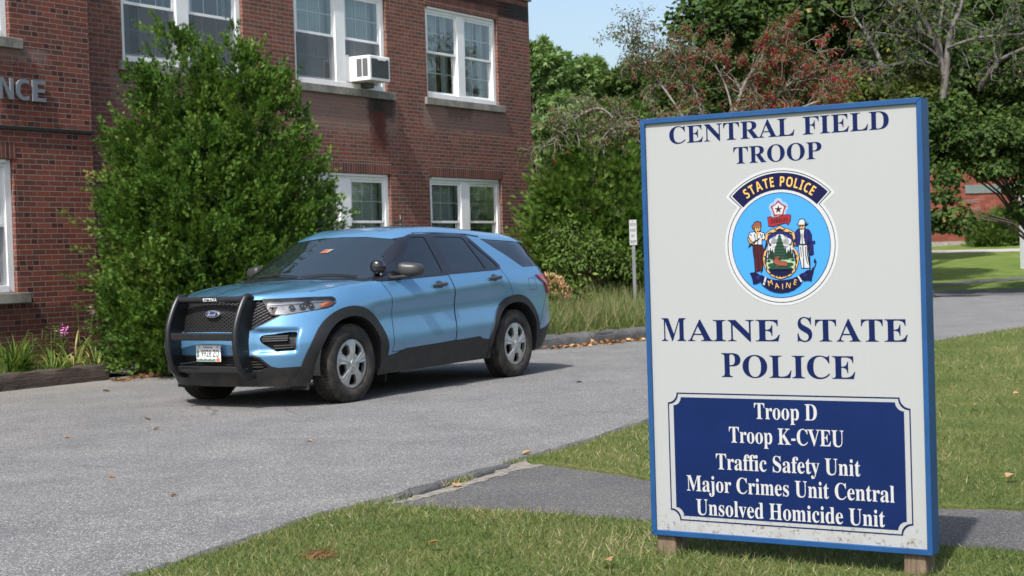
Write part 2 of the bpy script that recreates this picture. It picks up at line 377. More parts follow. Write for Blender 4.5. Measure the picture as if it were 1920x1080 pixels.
# kerbs
def rough_bar(name, pts, w, h, mat, label, cat, seed, amp=.02, step=.12):
    rnd = random.Random(seed); P = jag(pts, step, amp*.3, seed); mb = MB(); vs = []; ring = 8
    for i, (s, n) in enumerate(P):
        for k, (a, b) in enumerate([(-.5,0),(-.5,.6),(-.42,.93),(-.2,1),(.2,1),(.42,.93),(.5,.6),(.5,0)]):
            vs.append((s + rnd.uniform(-amp, amp)*.4, -n + a*w + rnd.uniform(-amp, amp)*.7, -.02 + b*(h+.02) + (rnd.uniform(-amp, amp) if b else 0)))
    L = len(P); fs = [(i*ring+k, i*ring+k+1, (i+1)*ring+k+1, (i+1)*ring+k) for i in range(L-1) for k in range(ring-1)] + [tuple(range(ring)), tuple((L-1)*ring+k for k in range(ring-1, -1, -1))]
    mb.add(vs, fs); o = mb.build(name, mat, smooth=50); o.rotation_euler = (0,0,AX); tag(o, label, cat); return o
def wood_mat():
    t = NT('old_timber'); co = t.coord(); mp = t.n('Mapping'); mp.inputs['Scale'].default_value = (1.5, 22, 22); t.l(co, mp.inputs[0])
    f = t.noise(mp.outputs[0], 2, 5, .7); t.set('Base Color', t.ramp(f, [(.3, (.018,.013,.010)), (.55, (.06,.043,.033)), (.8, (.13,.10,.08))])).set('Roughness', .9); t.bump(f, .9, .02); return t.m
rough_bar('timber_edging', [(8,-14.5),(11,-14.48),(13.1,-14.47),(13.95,-14.45)], .2, .19, wood_mat(), 'dark rotting timber edging in front of the flower bed', 'edging', 2)
def kerb_mat():
    t = NT('kerb_asphalt'); co = t.coord(); f = t.noise(co, 3.5, 5, .65); g = t.noise(co, 70, 3)
    c = t.ramp(f, [(.3, (.045,.045,.046)), (.55, (.085,.084,.083)), (.75, (.13,.127,.122))]); c = t.mix(.6, c, t.ramp(g, [(.3,(.55,.55,.55)),(.7,(1.3,1.3,1.3))]), 'MULTIPLY')
    v = t.n('TexVoronoi', feature='DISTANCE_TO_EDGE'); v.inputs['Scale'].default_value = 1.9; t.l(co, v.inputs['Vector']); cr = t.smooth(v.outputs['Distance'], .02, .0)
    t.set('Base Color', t.mix(t.math('MULTIPLY', cr, .5), c, (.03,.03,.03))).set('Roughness', .9); t.bump(t.math('SUBTRACT', g, cr), .7, .015); return t.m
M_kerb = kerb_mat()
rough_bar('asphalt_kerb', [(19.35,-12.25),(19.9,-11.9),(20.9,-11.62),(22.2,-11.34),(24,-11.05),(28,-11.1),(38.5,-11.7)], .34, .17, M_kerb, 'cracked grey asphalt kerb along the rough grass bank', 'kerb', 4, .022, .2)
rough_bar('lawn_kerb', [(-10,-4.83),(0,-4.90),(5.17,-5.07),(6.59,-5.32),(7.0,-5.31),(8.9,-5.46),(9.83,-5.52),(11.1,-5.69),(15,-6.15),(21.3,-6.42),(24.5,-6.05)], .10, .028, M_kerb, 'low worn asphalt lip along the lawn edge of the drive', 'kerb', 5, .008, .12)
# far walks
def far_strip(name, pts, w, mat):
    mb = MB(); vs = []
    for s, n in pts: vs += [(s - w/2, -n, hill(s - w/2) + .006), (s + w/2, -n, hill(s + w/2) + .006)]
    mb.add(vs, [(2*i, 2*i+1, 2*i+3, 2*i+2) for i in range(len(pts)-1)]); o = mb.build(name, mat); o.rotation_euler = (0,0,AX); struct(o)
far_strip('side_path', [(44.5,-20),(46.0,-14),(48.2,-12),(51.5,-10.2),(54.8,-9.2),(60,-7.5),(70,-3)], 1.7, M_path)
far_strip('upper_walk', [(66,-40),(66,-20),(65.5,-14),(65,-8),(64,4)], 2.2, plain('pale_concrete', (.33,.31,.29), .9, var=.2))

# ------------------------------------------------------------------ brick building (local x = s, local -y = towards the drive)
NF = -16.3
bld = thing('brick_building', 'two storey red brick building with white paired windows behind the blue car', 'building', sn(0, NF), AX)
W_MAIN = [(16.31,18.88,4.26,5.92),(20.12,22.64,4.26,5.92),(23.85,26.29,4.26,5.92),(16.31,18.88,1.17,2.825),(20.13,22.63,1.17,2.825),(23.83,26.29,1.17,2.825)]
W_WING = [(11.37,13.81,1.09,2.76),(11.37,13.83,4.285,5.94)]
YW = -.55
def wall(name, x0, x1, z0, z1, y, holes, mat, rev=.12, extra=None):
    mb = MB(); xs = sorted({x0, x1, *[h[0] for h in holes], *[h[1] for h in holes]}); zs = sorted({z0, z1, *[h[2] for h in holes], *[h[3] for h in holes]})
    for a, b in zip(xs, xs[1:]):
        for c, d in zip(zs, zs[1:]):
            if any(h[0] <= a and b <= h[1] and h[2] <= c and d <= h[3] for h in holes): continue
            mb.quad((a,y,c),(b,y,c),(b,y,d),(a,y,d))
    for h in holes:
        a, b, c, d = h; q = y + rev
        mb.quad((a,y,c),(a,q,c),(a,q,d),(a,y,d)); mb.quad((b,y,c),(b,y,d),(b,q,d),(b,q,c)); mb.quad((a,y,d),(a,q,d),(b,q,d),(b,y,d)); mb.quad((a,y,c),(b,y,c),(b,q,c),(a,q,c))
    if extra: extra(mb)
    return mb.build(name, mat, bld, fixn=False)
def main_extra(mb):
    mb.quad((27.51,0,-.2),(27.51,11,-.2),(27.51,11,6.41),(27.51,0,6.41)); mb.quad((27.51,11,-.2),(9,11,-.2),(9,11,6.41),(27.51,11,6.41))
wall('wall', 15.15, 27.51, -.2, 6.41, 0, W_MAIN, M_brick, extra=main_extra)
def wing_extra(mb):
    mb.quad((15.15,YW,-.2),(15.15,0.0,-.2),(15.15,0.0,6.41),(15.15,YW,6.41)); mb.quad((6,11,-.2),(6,YW,-.2),(6,YW,6.41),(6,11,6.41))
wall('wing_wall', 6, 15.15, -.2, 6.41, YW, W_WING, M_brickw, extra=wing_extra)
MB().box(6.02,27.49,.0-.0,10.98,6.0,6.30).box(6.02,15.13,YW+.02,-.001,6.0,6.30).build('roof', plain('roof_felt', (.06,.06,.06), .9), bld)
MB().box(15.16,27.56,-.05,.3,6.411,6.475).box(27.25,27.56,.301,11.05,6.411,6.474).box(5.95,15.155,YW-.05,YW+.3,6.411,6.475).build('coping', M_coping, bld)
for (a, b, c, d), y in [(w, 0) for w in W_MAIN] + [(w, YW) for w in W_WING]:
    MB().box(a-.02, b+.04, y-.004, y+.02, d+.004, d+.215).build('lintel', M_sold, bld)
    MB().box(a-.09, b+.17, y-.05, y+.11, c-.135, c-.004).build('window_sill', M_stone, bld, bevel=.008)
def flash():
    MB().box(6, 15.17, YW-.028, YW+.01, 3.135, 3.175).build('flashing', plain('dark_flashing', (.012,.011,.011), .8), bld)
flash()
# ---- windows
def glass_mat(name, tint, refl=.12):
    t = NT(name); tr = t.n('BsdfTransparent'); tr.inputs[0].default_value = (*tint, 1); gl = t.n('BsdfGlossy'); gl.inputs['Roughness'].default_value = .03
    gl.inputs[0].default_value = (.95,1,1,1); fr_ = t.n('Fresnel'); fr_.inputs[0].default_value = 1.55
    n = t.n('Bump'); n.inputs['Strength'].default_value = .06; n.inputs['Distance'].default_value = .05; t.l(t.noise(t.coord(), 2.2, 2), n.inputs['Height']); t.l(n.outputs[0], gl.inputs['Normal'])
    mx = t.n('MixShader'); t.l(t.math('MULTIPLY_ADD', fr_.outputs[0], 1.6, refl, clamp=True), mx.inputs[0]); t.l(tr.outputs[0], mx.inputs[1]); t.l(gl.outputs[0], mx.inputs[2])
    t.l(mx.outputs[0], t.t.nodes['Material Output'].inputs[0]); return t.m
M_pane = glass_mat('window_glass', (.92,.95,.95), .07); 
def screen_mat():
    t = NT('insect_screen'); tr = t.n('BsdfTransparent'); tr.inputs[0].default_value = (.72,.73,.75,1); df = t.n('BsdfDiffuse'); df.inputs[0].default_value = (.20,.21,.22,1)
    mx = t.n('MixShader'); mx.inputs[0].default_value = .42; t.l(tr.outputs[0], mx.inputs[1]); t.l(df.outputs[0], mx.inputs[2]); t.l(mx.outputs[0], t.t.nodes['Material Output'].inputs[0]); return t.m
M_screen = screen_mat()
M_curt = plain('pale_curtain', (.62,.69,.71), .9, var=.12, scale=3)
M_curt2 = plain('drab_curtain', (.22,.21,.20), .9, var=.15, scale=3)
M_blind = plain('window_blind', (.75,.80,.78), .6)
def window(a, b, c, d, y, mul=.26, upper='curtain', lower='screen', openlow=0.0, gap=(.3,)):
    win = MB(); f = y + .055; bk = y + .19
    win.box(a+.003, a+.10, f, bk, c+.003, d-.003).box(b-.10, b-.003, f, bk, c+.003, d-.003)
    win.box(a+.10, b-.10, f, bk, d-.10, d-.003).box(a+.10, b-.10, f-.02, bk, c+.003, c+.09)
    win.box(a+.10, b-.10, f-.035, f+.012, d-.045, d-.0035)
    m0, m1 = (a+b)/2-mul/2, (a+b)/2+mul/2; win.box(m0, m1, f-.012, bk, c+.09, d-.10)
    for x0, x1 in ((a+.10, m0), (m1, b-.10)):
        win.box(x0, x0+.022, f+.02, bk, c+.09, d-.10).box(x1-.022, x1, f+.02, bk, c+.09, d-.10)
    w = win.build('window', M_white, bld, bevel=.004)
    zm = (c + d) / 2 + .01
    for k, (x0, x1) in enumerate(((a+.122, m0-.022), (m1+.022, b-.122))):
        for up in (1, 0):
            z0, z1 = (zm-.02, d-.10) if up else (c+.09+openlow, zm+.02+openlow)
            yy = y+.075 if up else y+.112
            s = MB(); st = .042
            s.box(x0, x0+st, yy, yy+.034, z0, z1).box(x1-st, x1, yy, yy+.034, z0, z1).box(x0+st, x1-st, yy-.004, yy+.034, z1-st, z1).box(x0+st, x1-st, yy-.004, yy+.034, z0, z0+st)
            gx0, gx1, gz0, gz1 = x0+st, x1-st, z0+st, z1-st
            for q in (1, 2): xq = gx0+(gx1-gx0)*q/3; s.box(xq-.009, xq+.009, yy+.010, yy+.0165, gz0, gz1)
            zq = (gz0+gz1)/2; s.box(gx0, gx1, yy+.012, yy+.018, zq-.009, zq+.009)
            s.build('sash', M_white, w)
            MB().quad((gx0,yy+.008,gz0),(gx1,yy+.008,gz0),(gx1,yy+.008,gz1),(gx0,yy+.008,gz1)).build('pane', M_pane, w, fixn=False)
        if lower == 'screen':
            MB().quad((x0,y+.068,c+.09),(x1,y+.068,c+.09),(x1,y+.068,zm-.02),(x0,y+.068,zm-.02)).build('insect_screen', M_screen, w, fixn=False)
        cm = MB(); rnd = random.Random(int(a*100)+k)
        if upper in ('curtain', 'split'):
            n = 60; z0, z1 = c, d; px = None
            for i in range(n+1):
                x = x0-.03+(x1-x0+.06)*i/n; yv = y+.30+.028*math.sin(i*1.55)+rnd.uniform(-.006,.006)
                lo, hi = gap if upper == 'split' else (9, 9)
                fr_ = i/n
                if px is not None and not (lo < fr_ < hi): cm.quad((px[0],px[1],z0),(x,yv,z0),(x,yv,z1),(px[0],px[1],z1))
                px = (x, yv)
            cm.build('curtain', M_curt if a > 20 else M_curt2 if False else M_curt, w, smooth=True, fixn=False)
        else:
            z = d-.06
            while z > zm - .12 + openlow: cm.quad((x0-.03,y+.21,z-.014),(x1+.03,y+.21,z-.014),(x1+.03,y+.232,z+.012),(x0-.03,y+.232,z+.012)); z -= .029
            cm.build('blind', M_blind, w, fixn=False)
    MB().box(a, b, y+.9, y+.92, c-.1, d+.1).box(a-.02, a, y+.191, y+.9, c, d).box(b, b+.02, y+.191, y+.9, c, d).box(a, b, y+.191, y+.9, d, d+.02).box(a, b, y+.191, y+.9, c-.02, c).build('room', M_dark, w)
    return w
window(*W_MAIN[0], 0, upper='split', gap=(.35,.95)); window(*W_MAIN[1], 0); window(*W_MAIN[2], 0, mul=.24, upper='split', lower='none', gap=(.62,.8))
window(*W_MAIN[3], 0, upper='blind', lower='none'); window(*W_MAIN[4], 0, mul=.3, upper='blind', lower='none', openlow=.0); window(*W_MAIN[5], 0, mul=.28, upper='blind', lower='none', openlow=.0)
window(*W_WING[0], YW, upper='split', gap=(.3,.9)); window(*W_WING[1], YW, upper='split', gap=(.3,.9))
# ---- the end of the raised wording on the wing
M_let = plain('grey_letter', (.20,.22,.245), .5, .3)
for ch, x0, x1 in (('N', 13.605, 13.825), ('C', 13.868, 14.085), ('E', 14.135, 14.345)):
    v, f = glyphs(bold(ch, False), .06); lo, hi = v.min(0), v.max(0); mb = MB()
    mb.add([(x0+(p[0]-lo[0])/(hi[0]-lo[0])*(x1-x0), YW-.012-(p[2]-lo[2])/(hi[2]-lo[2])*.03, 3.505+(p[1]-lo[1])/(hi[1]-lo[1])*.268) for p in v], f)
    mb.build('letter', M_let, bld)

# ------------------------------------------------------------------ window air conditioner
M_acw = plain('ac_white', (.82,.82,.80), .4, var=.04)
ac = thing('air_conditioner', 'white window air conditioner sticking out above the stained sill', 'air conditioner', bld.matrix_world @ Vector((0,0,0)) if False else sn(0, NF), AX)
ax0, ax1, az0, az1, ay0, ay1 = 21.62, 22.20, 4.37, 4.79, -.37, .06
mb = MB().box(ax0, ax1, ay0, ay1, az0, az1); mb.build('casing', M_acw, ac, bevel=.012)
M_grl = plain('ac_coil', (.10,.105,.11), .6, var=.3, scale=60)
g = MB().box(ax0+.045, ax1-.045, ay0-.004, ay0+.01, az0+.05, az1-.05)
for i in range(22): z = az0+.06+i*.0145; g.box(ax0+.045, ax1-.045, ay0-.010, ay0-.004, z, z+.004)
g.build('coil_grille', M_grl, ac)
g = MB()
for y0, y1 in ((-.33,-.225),(-.205,-.10)):
    g.box(ax0-.004, ax0+.01, y0, y1, az0+.07, az1-.05)
g.build('side_vent', M_grl, ac)
g = MB()
for i in range(9): z = az0+.07+i*.032; g.box(ax0-.008, ax0-.001, -.085, -.015, z, z+.012)
g.box(ax0-.012, ax0-.001, -.217, -.213, az0+.07, az1-.05); g.build('louver', M_acw, ac)
MB().box(ax0+.22, ax0+.45, ay0-.016, ay0-.0105, az1-.075, az1-.03).build('badge_plate', M_acw, ac, bevel=.003)
MB().box(21.42, ax0-.001, .06, .075, 4.37, 4.82).build('side_panel', plain('ac_panel', (.68,.70,.70), .6), ac)
MB().box(21.9, 22.1, -.10, .05, 4.285, 4.368).build('bracket', M_grl, ac)
# ------------------------------------------------------------------ the big sign (local x along the face, -y out of the face, z up from its lower edge)
SW, SH = 1.258, 1.83
sgn = thing('police_sign', 'tall white police sign in a blue frame standing on two wooden posts in the lawn', 'sign', (.5867, 7.0177, .1215), -.564)
M_blue = plain('blue_frame_paint', (.012,.062,.178), .45, 0, .3, 0, var=.12, scale=9)
def panel_mat():
    t = NT('sign_panel_white'); co = t.coord(); sx = t.n('SeparateXYZ'); t.l(co, sx.inputs[0])
    mp = t.n('Mapping'); mp.inputs['Scale'].default_value = (30, 1, .8); t.l(co, mp.inputs[0]); st = t.noise(mp.outputs[0], 1.5, 3)
    c = t.mix(.5, (.328,.338,.340), t.ramp(st, [(.3, (.324,.334,.336)), (.7, (.332,.342,.344))]))
    sp_ = t.math('MULTIPLY', t.smooth(t.noise(co, 62, 3, .7), .56, .66), t.smooth(sx.outputs[2], .16, .03))
    sp2 = t.math('MULTIPLY', t.smooth(sx.outputs[2], .075, .028), t.smooth(t.noise(co, 14, 4, .7), .46, .62))
    c = t.mix(t.math('MULTIPLY', sp_, .8), c, (.13,.085,.045)); c = t.mix(t.math('MULTIPLY', sp2, .22), c, (.19,.15,.10))
    t.set('Base Color', c).set('Roughness', .42).set('Specular IOR Level', .4); return t.m
M_panel = panel_mat()
T = .083; ft = .0225
MB().box(.005, SW-.005, .006, T-.006, .005, SH-.005).build('panel', M_panel, sgn)
def frame_bar(poly, mirror=None):
    mb = MB(); mb.prism(poly, -.0065, T, 'y'); mb.build('frame_bar', M_blue, sgn, bevel=.002)
frame_bar([(0,0),(SW,0),(SW-ft,ft),(ft,ft)]); frame_bar([(0,SH),(ft,SH-ft),(SW-ft,SH-ft),(SW,SH)])
frame_bar([(0,0.0008),(ft-.0006,ft),(ft-.0006,SH-ft),(0,SH-.0008)]); frame_bar([(SW,.0008),(SW,SH-.0008),(SW-ft+.0006,SH-ft),(SW-ft+.0006,ft)])
def post_mat():
    t = NT('weathered_post'); co = t.coord(); mp = t.n('Mapping'); mp.inputs['Scale'].default_value = (18, 18, 2); t.l(co, mp.inputs[0]); f = t.noise(mp.outputs[0], 2, 5, .7)
    t.set('Base Color', t.ramp(f, [(.3, (.07,.048,.03)), (.55, (.16,.115,.075)), (.8, (.26,.20,.14))])).set('Roughness', .9); t.bump(f, .5, .01); return t.m
M_post = post_mat()
for x0 in (.015, SW-.125): MB().box(x0, x0+.092, .012, T+.045, -.22, .10).build('post', M_post, sgn, bevel=.006)
LAY = .0005
def flat(mb, poly, lay, mi=0): mb.add([(x, .006 - .0004 - LAY*lay, z) for x, z in poly], [tuple(range(len(poly)))], mi)
def inkm(name, c, r=.6): return plain(name, c, r, 0, .12)
K_navy = plain('navy_ink', (.004,.011,.062), .6, 0, .12); K_box = plain('navy_panel', (.003,.0135,.072), .45, 0, .2, var=.1, scale=6); K_white = inkm('white_ink', (.43,.43,.42)); K_stick = inkm('white_vinyl', (.43,.445,.455))
K_blk = inkm('black_ink', (.012,.011,.012)); K_sky = inkm('light_blue_ink', (.05,.25,.66)); K_gold = inkm('gold_ink', (.60,.36,.09)); K_nav2 = inkm('dark_navy_ink', (.007,.008,.045))
K_red = inkm('red_ink', (.25,.022,.03)); K_tan = inkm('tan_ink', (.50,.30,.12)); K_mar = inkm('maroon_ink', (.06,.013,.018)); K_grn = inkm('pine_green_ink', (.02,.055,.035)); K_dgr = inkm('dark_green_ink', (.012,.028,.02)); K_lgr = inkm('pale_green_ink', (.30,.42,.26)); K_brn = inkm('brown_ink', (.22,.07,.04)); K_coat = inkm('coat_blue_ink', (.014,.018,.11))
def line(txt, x0, x1, zb, cap, mat, big=None, y=None):
    mb = MB(); text_into(mb, txt, x0, x1, zb, cap, .0052 if y is None else y)
    mb.build('lettering', mat, sgn, fixn=False)
line('CENTRAL FIELD', .136, 1.120, 1.7145, .0735, K_navy); line('TROOP', .437, .832, 1.611, .0705, K_navy)
def small_caps(words, zb, capB, capS, mat):
    mb = MB()
    for t_, x0, x1, big in words: text_into(mb, t_, x0, x1, zb, capB if big else capS, .0052)
    mb.build('lettering', mat, sgn, fixn=False)
small_caps([('M', .072, .190, 1), ('AINE', .198, .626, 0)], .856, .100, .091, K_navy); small_caps([('S', .705, .770, 1), ('TATE', .783, 1.175, 0)], .856, .100, .091, K_navy)
small_caps([('P', .355, .443, 1), ('OLICE', .452, .952, 0)], .702, .103, .094, K_navy)
# rounded-corner box
def notch(x0, x1, z0, z1, r, seg=8):
    P = []
    for cx, cz, a0 in ((x0, z0, 90), (x1, z0, 180), (x1, z1, 270), (x0, z1, 0)):
        for k in range(seg+1): a = R(a0 - 90*k/seg); P.append((cx + r*math.cos(a), cz + r*math.sin(a)))
    return P
bx = sgn
def ring(mb, A, B, lay):
    n = len(A); vs = [(x, .006-.0004-LAY*lay, z) for x, z in A] + [(x, .006-.0004-LAY*lay, z) for x, z in B]; mb.add(vs, [(i, (i+1) % n, (i+1) % n + n, i+n) for i in range(n)])
mb = MB(); ring(mb, notch(.092, 1.179, .071, .631, .044), notch(.0975, 1.1735, .0765, .6255, .045), 1); o = mb.build('box_border', K_navy, sgn, fixn=False)
mb = MB(); flat(mb, notch(.119, 1.152, .092, .611, .036), 1); mb.build('blue_box', K_box, sgn, fixn=False)
for t_, x0, x1, zb in (('Troop D', .500, .781, .5265), ('Troop K-CVEU', .381, .895, .4215), ('Traffic Safety Unit', .316, .963, .3035), ('Major Crimes Unit Central', .173, 1.104, .2035), ('Unsolved Homicide Unit', .216, 1.061, .1015)):
    line(t_, x0, x1, zb, .0675, K_white, y=.0043)
# ---- emblem
EX, EZ = .6405, 1.260
emb = MB()
def circ(r, n=96, a0=0, a1=360): return [(EX + r*math.cos(R(a0+(a1-a0)*k/n)), EZ + r*math.sin(R(a0+(a1-a0)*k/n))) for k in range(n + (a1-a0 < 360))]
def badge_outline(rc, ro, ang):
    """disc of radius rc with the shoulder banner of radius ro on top"""
    lo = 90 + ang; P = [(EX+rc*math.cos(R(a)), EZ+rc*math.sin(R(a))) for a in np.linspace(lo, lo + 360 - 2*ang, 80)]
    return P + [(EX+ro*math.cos(R(a)), EZ+ro*math.sin(R(a))) for a in np.linspace(90-ang, 90+ang, 50)]
mb = MB(); flat(mb, badge_outline(.2535, .3235, 49.5), 1); E_ = mb.build('emblem', K_stick, sgn, fixn=False); E_['label'] = 'round state police crest with a shield, farmer and sailor'
def sub(name, mat, fn):
    mb = MB(); fn(mb); return mb.build(name, mat, E_, fixn=False)
sub('outline', K_blk, lambda mb: (ring(mb, badge_outline(.2415, .3125, 47.0), badge_outline(.2385, .3095, 46.3), 2)))
def disc_(mb): flat(mb, circ(.2195), 2)
sub('disc', K_sky, disc_)
sub('disc_rim', K_blk, lambda mb: ring(mb, circ(.221), circ(.2185), 3))
def banner(mb): flat(mb, circ(.303, 50, 45, 135) + circ(.233, 50, 135, 45), 3)
sub('shoulder_banner', K_nav2, banner)
def arc_text(mb, txt, r, cap, ang, lay, top=True, wf=1.0):
    ws = []; G = []; ch = cap_height(False)
    for c in txt:
        if c == ' ': ws.append(.62); G.append(None); continue
        v, f = glyphs(bold(c, False)); v = v / ch; v[:, 0] -= v[:, 0].min(); ws.append(v[:, 0].max() + .20); G.append((v, f))
    tot = sum(ws); k = 2*R(ang)/tot; a = R(90+ang) if top else R(270-ang)
    for w, g in zip(ws, G):
        da = w * k
        if g:
            v, f = g; cx = v[:, 0].max()/2; am = a + (-da/2 if top else da/2); er = Vector((math.cos(am), math.sin(am))); et = Vector((math.sin(am), -math.cos(am))) * (1 if top else -1); er2 = er if top else -er
            sc = k*r
            P = []
            for p in v:
                q = Vector((EX, EZ)) + er*r + et*((p[0]-cx)*sc) + er2*(p[1]*cap); P.append((q.x, .006-.0004-LAY*lay, q.y))
            mb.add(P, f)
        a += -da if top else da
sub('shoulder_lettering', K_gold, lambda mb: arc_text(mb, 'STATE POLICE', .2465, .041, 36.5, 5))
PXS = .000597
def E2(x, y): return EX + (x-493)*PXS, EZ - (y-605)*PXS
def shape(pts, lay): return lambda mb: [flat(mb, [E2(*p) for p in poly], lay) for poly in pts]
def ell(cx, cy, rx, ry, n=28, a0=0, a1=360): return [(cx+rx*math.cos(R(a0+(a1-a0)*k/n)), cy+ry*math.sin(R(a0+(a1-a0)*k/n))) for k in range(n)]
def star(cx, cy, ro, ri, n=5, rot=-90): return [(cx+(ro if k % 2 == 0 else ri)*math.cos(R(rot+180*k/n)), cy+(ro if k % 2 == 0 else ri)*math.sin(R(rot+180*k/n))) for k in range(2*n)]
def fat(pts, d):   # grow a polygon for a dark outline
    cx = sum(p[0] for p in pts)/len(pts); cy = sum(p[1] for p in pts)/len(pts); out = []; n = len(pts)
    for i in range(n):
        a, b, c = Vector(pts[i-1]), Vector(pts[i]), Vector(pts[(i+1) % n]); e1 = (b-a); e2 = (c-b)
        nn = Vector((e1.y, -e1.x)).normalized() + Vector((e2.y, -e2.x)).normalized()
        area = sum(pts[k][0]*pts[(k+1) % n][1]-pts[(k+1) % n][0]*pts[k][1] for k in range(n))
        if nn.length < 1e-6: nn = b - Vector((cx, cy))
        nn.normalize(); out.append(tuple(b + nn*d*(1 if area > 0 else -1)))
    return out
# star burst
rays = [[(485,352)] + [(485+74*math.cos(R(a+s_))*(.78+.22*abs(math.cos(R((a+90)*2.5)))), 352+78*math.sin(R(a+s_))*(.78+.22*abs(math.cos(R((a+90)*2.5))))) for s_ in (-2.6, 2.6)] for a in range(0, 360, 9)]
sub('star_rays', K_stick, shape(rays, 4)); sub('star_red', K_red, shape([star(485,352,62,44)], 5)); sub('star_disc', K_stick, shape([star(485,352,46,36)], 6)); sub('star', K_mar, shape([star(485,354,30,12)], 7))
rib = [(402,408),(425,402),(440,412),(500,404),(548,392),(576,398),(572,432),(556,462),(536,448),(490,458),(440,472),(408,466)]
sub('ribbon_edge', K_blk, shape([fat(rib, 4)], 6)); sub('ribbon', K_red, shape([rib], 7))
def dirigo(mb):
    a, b = E2(424, 452), E2(552, 452); text_into(mb, 'DIRIGO', a[0], b[0], a[1], 30*PXS, .006-.0004-LAY*8, wrap=lambda p, q: (p, .006-.0004-LAY*8, q + .10*(p-a[0])), serif=True)
sub('ribbon_lettering', K_blk, dirigo)
# shield
def cart(k): return [(492+ (x-492)*k, 655+(y-655)*k) for x, y in [(492,470),(520,486),(560,498),(598,520),(606,560),(588,590),(584,622),(612,645),(628,690),(622,735),(600,785),(560,822),(515,836),(492,842),(470,838),(425,822),(385,785),(364,735),(360,690),(372,645),(402,622),(398,590),(378,560),(388,520),(424,498),(464,486)]]
sub('shield_edge', K_blk, shape([cart(1.03)], 5)); sub('shield_frame', K_tan, shape([cart(1.0)], 6)); sub('shield_line', K_blk, shape([cart(.88)], 7)); sub('shield_sky', K_coat, shape([cart(.84)], 8))
sub('cloud', K_stick, shape([ell(492,588,68,60), ell(440,575,30,22), ell(545,580,32,24), [(402,610),(580,610),(596,690),(390,690)]], 9))
frst = [(398,700)] + [(398+ i*9.5, (660 if i % 2 else 622) + 14*math.sin(i*1.7)) for i in range(21)] + [(590,700)]
sub('forest', K_dgr, shape([frst], 10)); 
sub('field', K_lgr, shape([[(392,700),(598,700),(604,740),(590,772),(396,772),(384,740)]], 10))
sub('shrubs', K_grn, shape([ell(430,745,34,16), ell(560,742,30,15), ell(490,770,90,20), ell(405,715,14,10), ell(585,712,14,9)], 11))
sub('water', K_nav2, shape([[(396,772),(590,772),(560,806),(515,822),(470,822),(425,806)]], 11))
tree_ = [(490,524)]
for i in range(7): tree_ += [(490+14+i*8.0, 548+i*24), (490+6+i*6.5, 544+i*24)]
tree_ += [(562,706),(496,706),(496,718),(486,718),(486,706),(420,706)]
for i in range(6, -1, -1): tree_ += [(490-6-i*6.5, 544+i*24), (490-14-i*8.0, 548+i*24)]
sub('pine', K_grn, shape([tree_], 12))
moose = [(438,712),(455,704),(448,690),(462,700),(478,692),(474,706),(500,718),(535,722),(546,740),(540,752),(515,750),(480,748),(462,740),(448,732),(440,724)]
sub('moose_edge', K_blk, shape([fat(moose, 4)], 13)); sub('moose', K_brn, shape([moose, [(448,690),(470,684),(490,686),(486,692),(462,692)]], 14))
sub('scroll', K_blk, shape([ell(480,804,12,10), ell(512,804,12,10), [(440,560),(446,548),(470,520),(474,526),(452,552)], [(544,560),(538,548),(514,520),(510,526),(532,552)], [(395,640),(412,640),(404,664)], [(590,640),(574,640),(582,664)]], 9))
# farmer
hat = [(286,478),(284,462),(300,452),(304,440),(326,435),(346,442),(350,468),(330,466),(312,462),(300,470),(296,486)]
face = [(304,464),(345,468),(344,490),(332,504),(334,516),(312,512),(304,490)]
shirt = [(300,506),(320,530),(340,508),(368,516),(378,548),(368,562),(352,545),(352,598),(288,598),(292,575),(276,570),(254,540),(262,512)]
arm = [(254,540),(272,548),(282,574),(320,560),(350,546),(366,550),(350,566),(300,586),(282,596),(264,586),(250,556)]
legs = [(284,594),(352,594),(364,640),(358,700),(350,778),(322,778),(326,700),(322,660),(324,700),(326,784),(298,784),(296,700),(288,640)]
tool = [(246,618),(262,588),(300,570),(340,548),(344,554),(300,584),(268,604)]
sub('farmer_edge', K_blk, shape([fat(p, 7) for p in (hat, face, shirt, arm, legs)] + [[(340,730),(366,640),(390,560),(396,564),(372,680),(350,790),(338,800)]], 5))
sub('farmer_face', K_tan, shape([face, arm], 6)); sub('farmer_hat', K_brn, shape([hat], 7)); sub('farmer_shirt', K_stick, shape([shirt], 7)); sub('farmer_trousers', K_mar, shape([legs], 6)); sub('farmer_tool', K_blk, shape([tool], 8)); sub('farmer_arm', K_tan, shape([[(256,545),(272,552),(284,576),(318,562),(320,568),(284,590),(266,582)], [(310,518),(330,534),(336,516)]], 8))
# sailor
shat = [(622,462),(636,456),(640,436),(656,430),(674,434),(680,456),(700,462),(690,470),(640,468)]
sface = [(638,466),(676,466),(676,486),(666,500),(648,500),(638,486)]
coat = [(640,500),(622,504),(604,530),(600,590),(594,612),(630,612),(640,560),(656,530),(672,560),(690,620),(724,600),(722,540),(706,508),(676,500)]
svest = [(640,502),(676,502),(672,540),(680,600),(640,600),(648,540)]
spants = [(632,606),(690,606),(690,680),(704,768),(668,768),(664,700),(658,768),(650,768),(636,690)]
shawl = [(684,586),(746,586),(746,600),(732,602),(734,672),(722,680),(706,668),(700,604)]
anchor = [(720,776),(742,756),(748,738),(734,730),(744,700),(758,728),(752,752),(734,790),(716,792)]
sub('sailor_edge', K_blk, shape([fat(p, 7) for p in (shat, sface, coat, spants, shawl)] + [anchor, [(700,604),(712,604),(712,790),(702,790)]], 5))
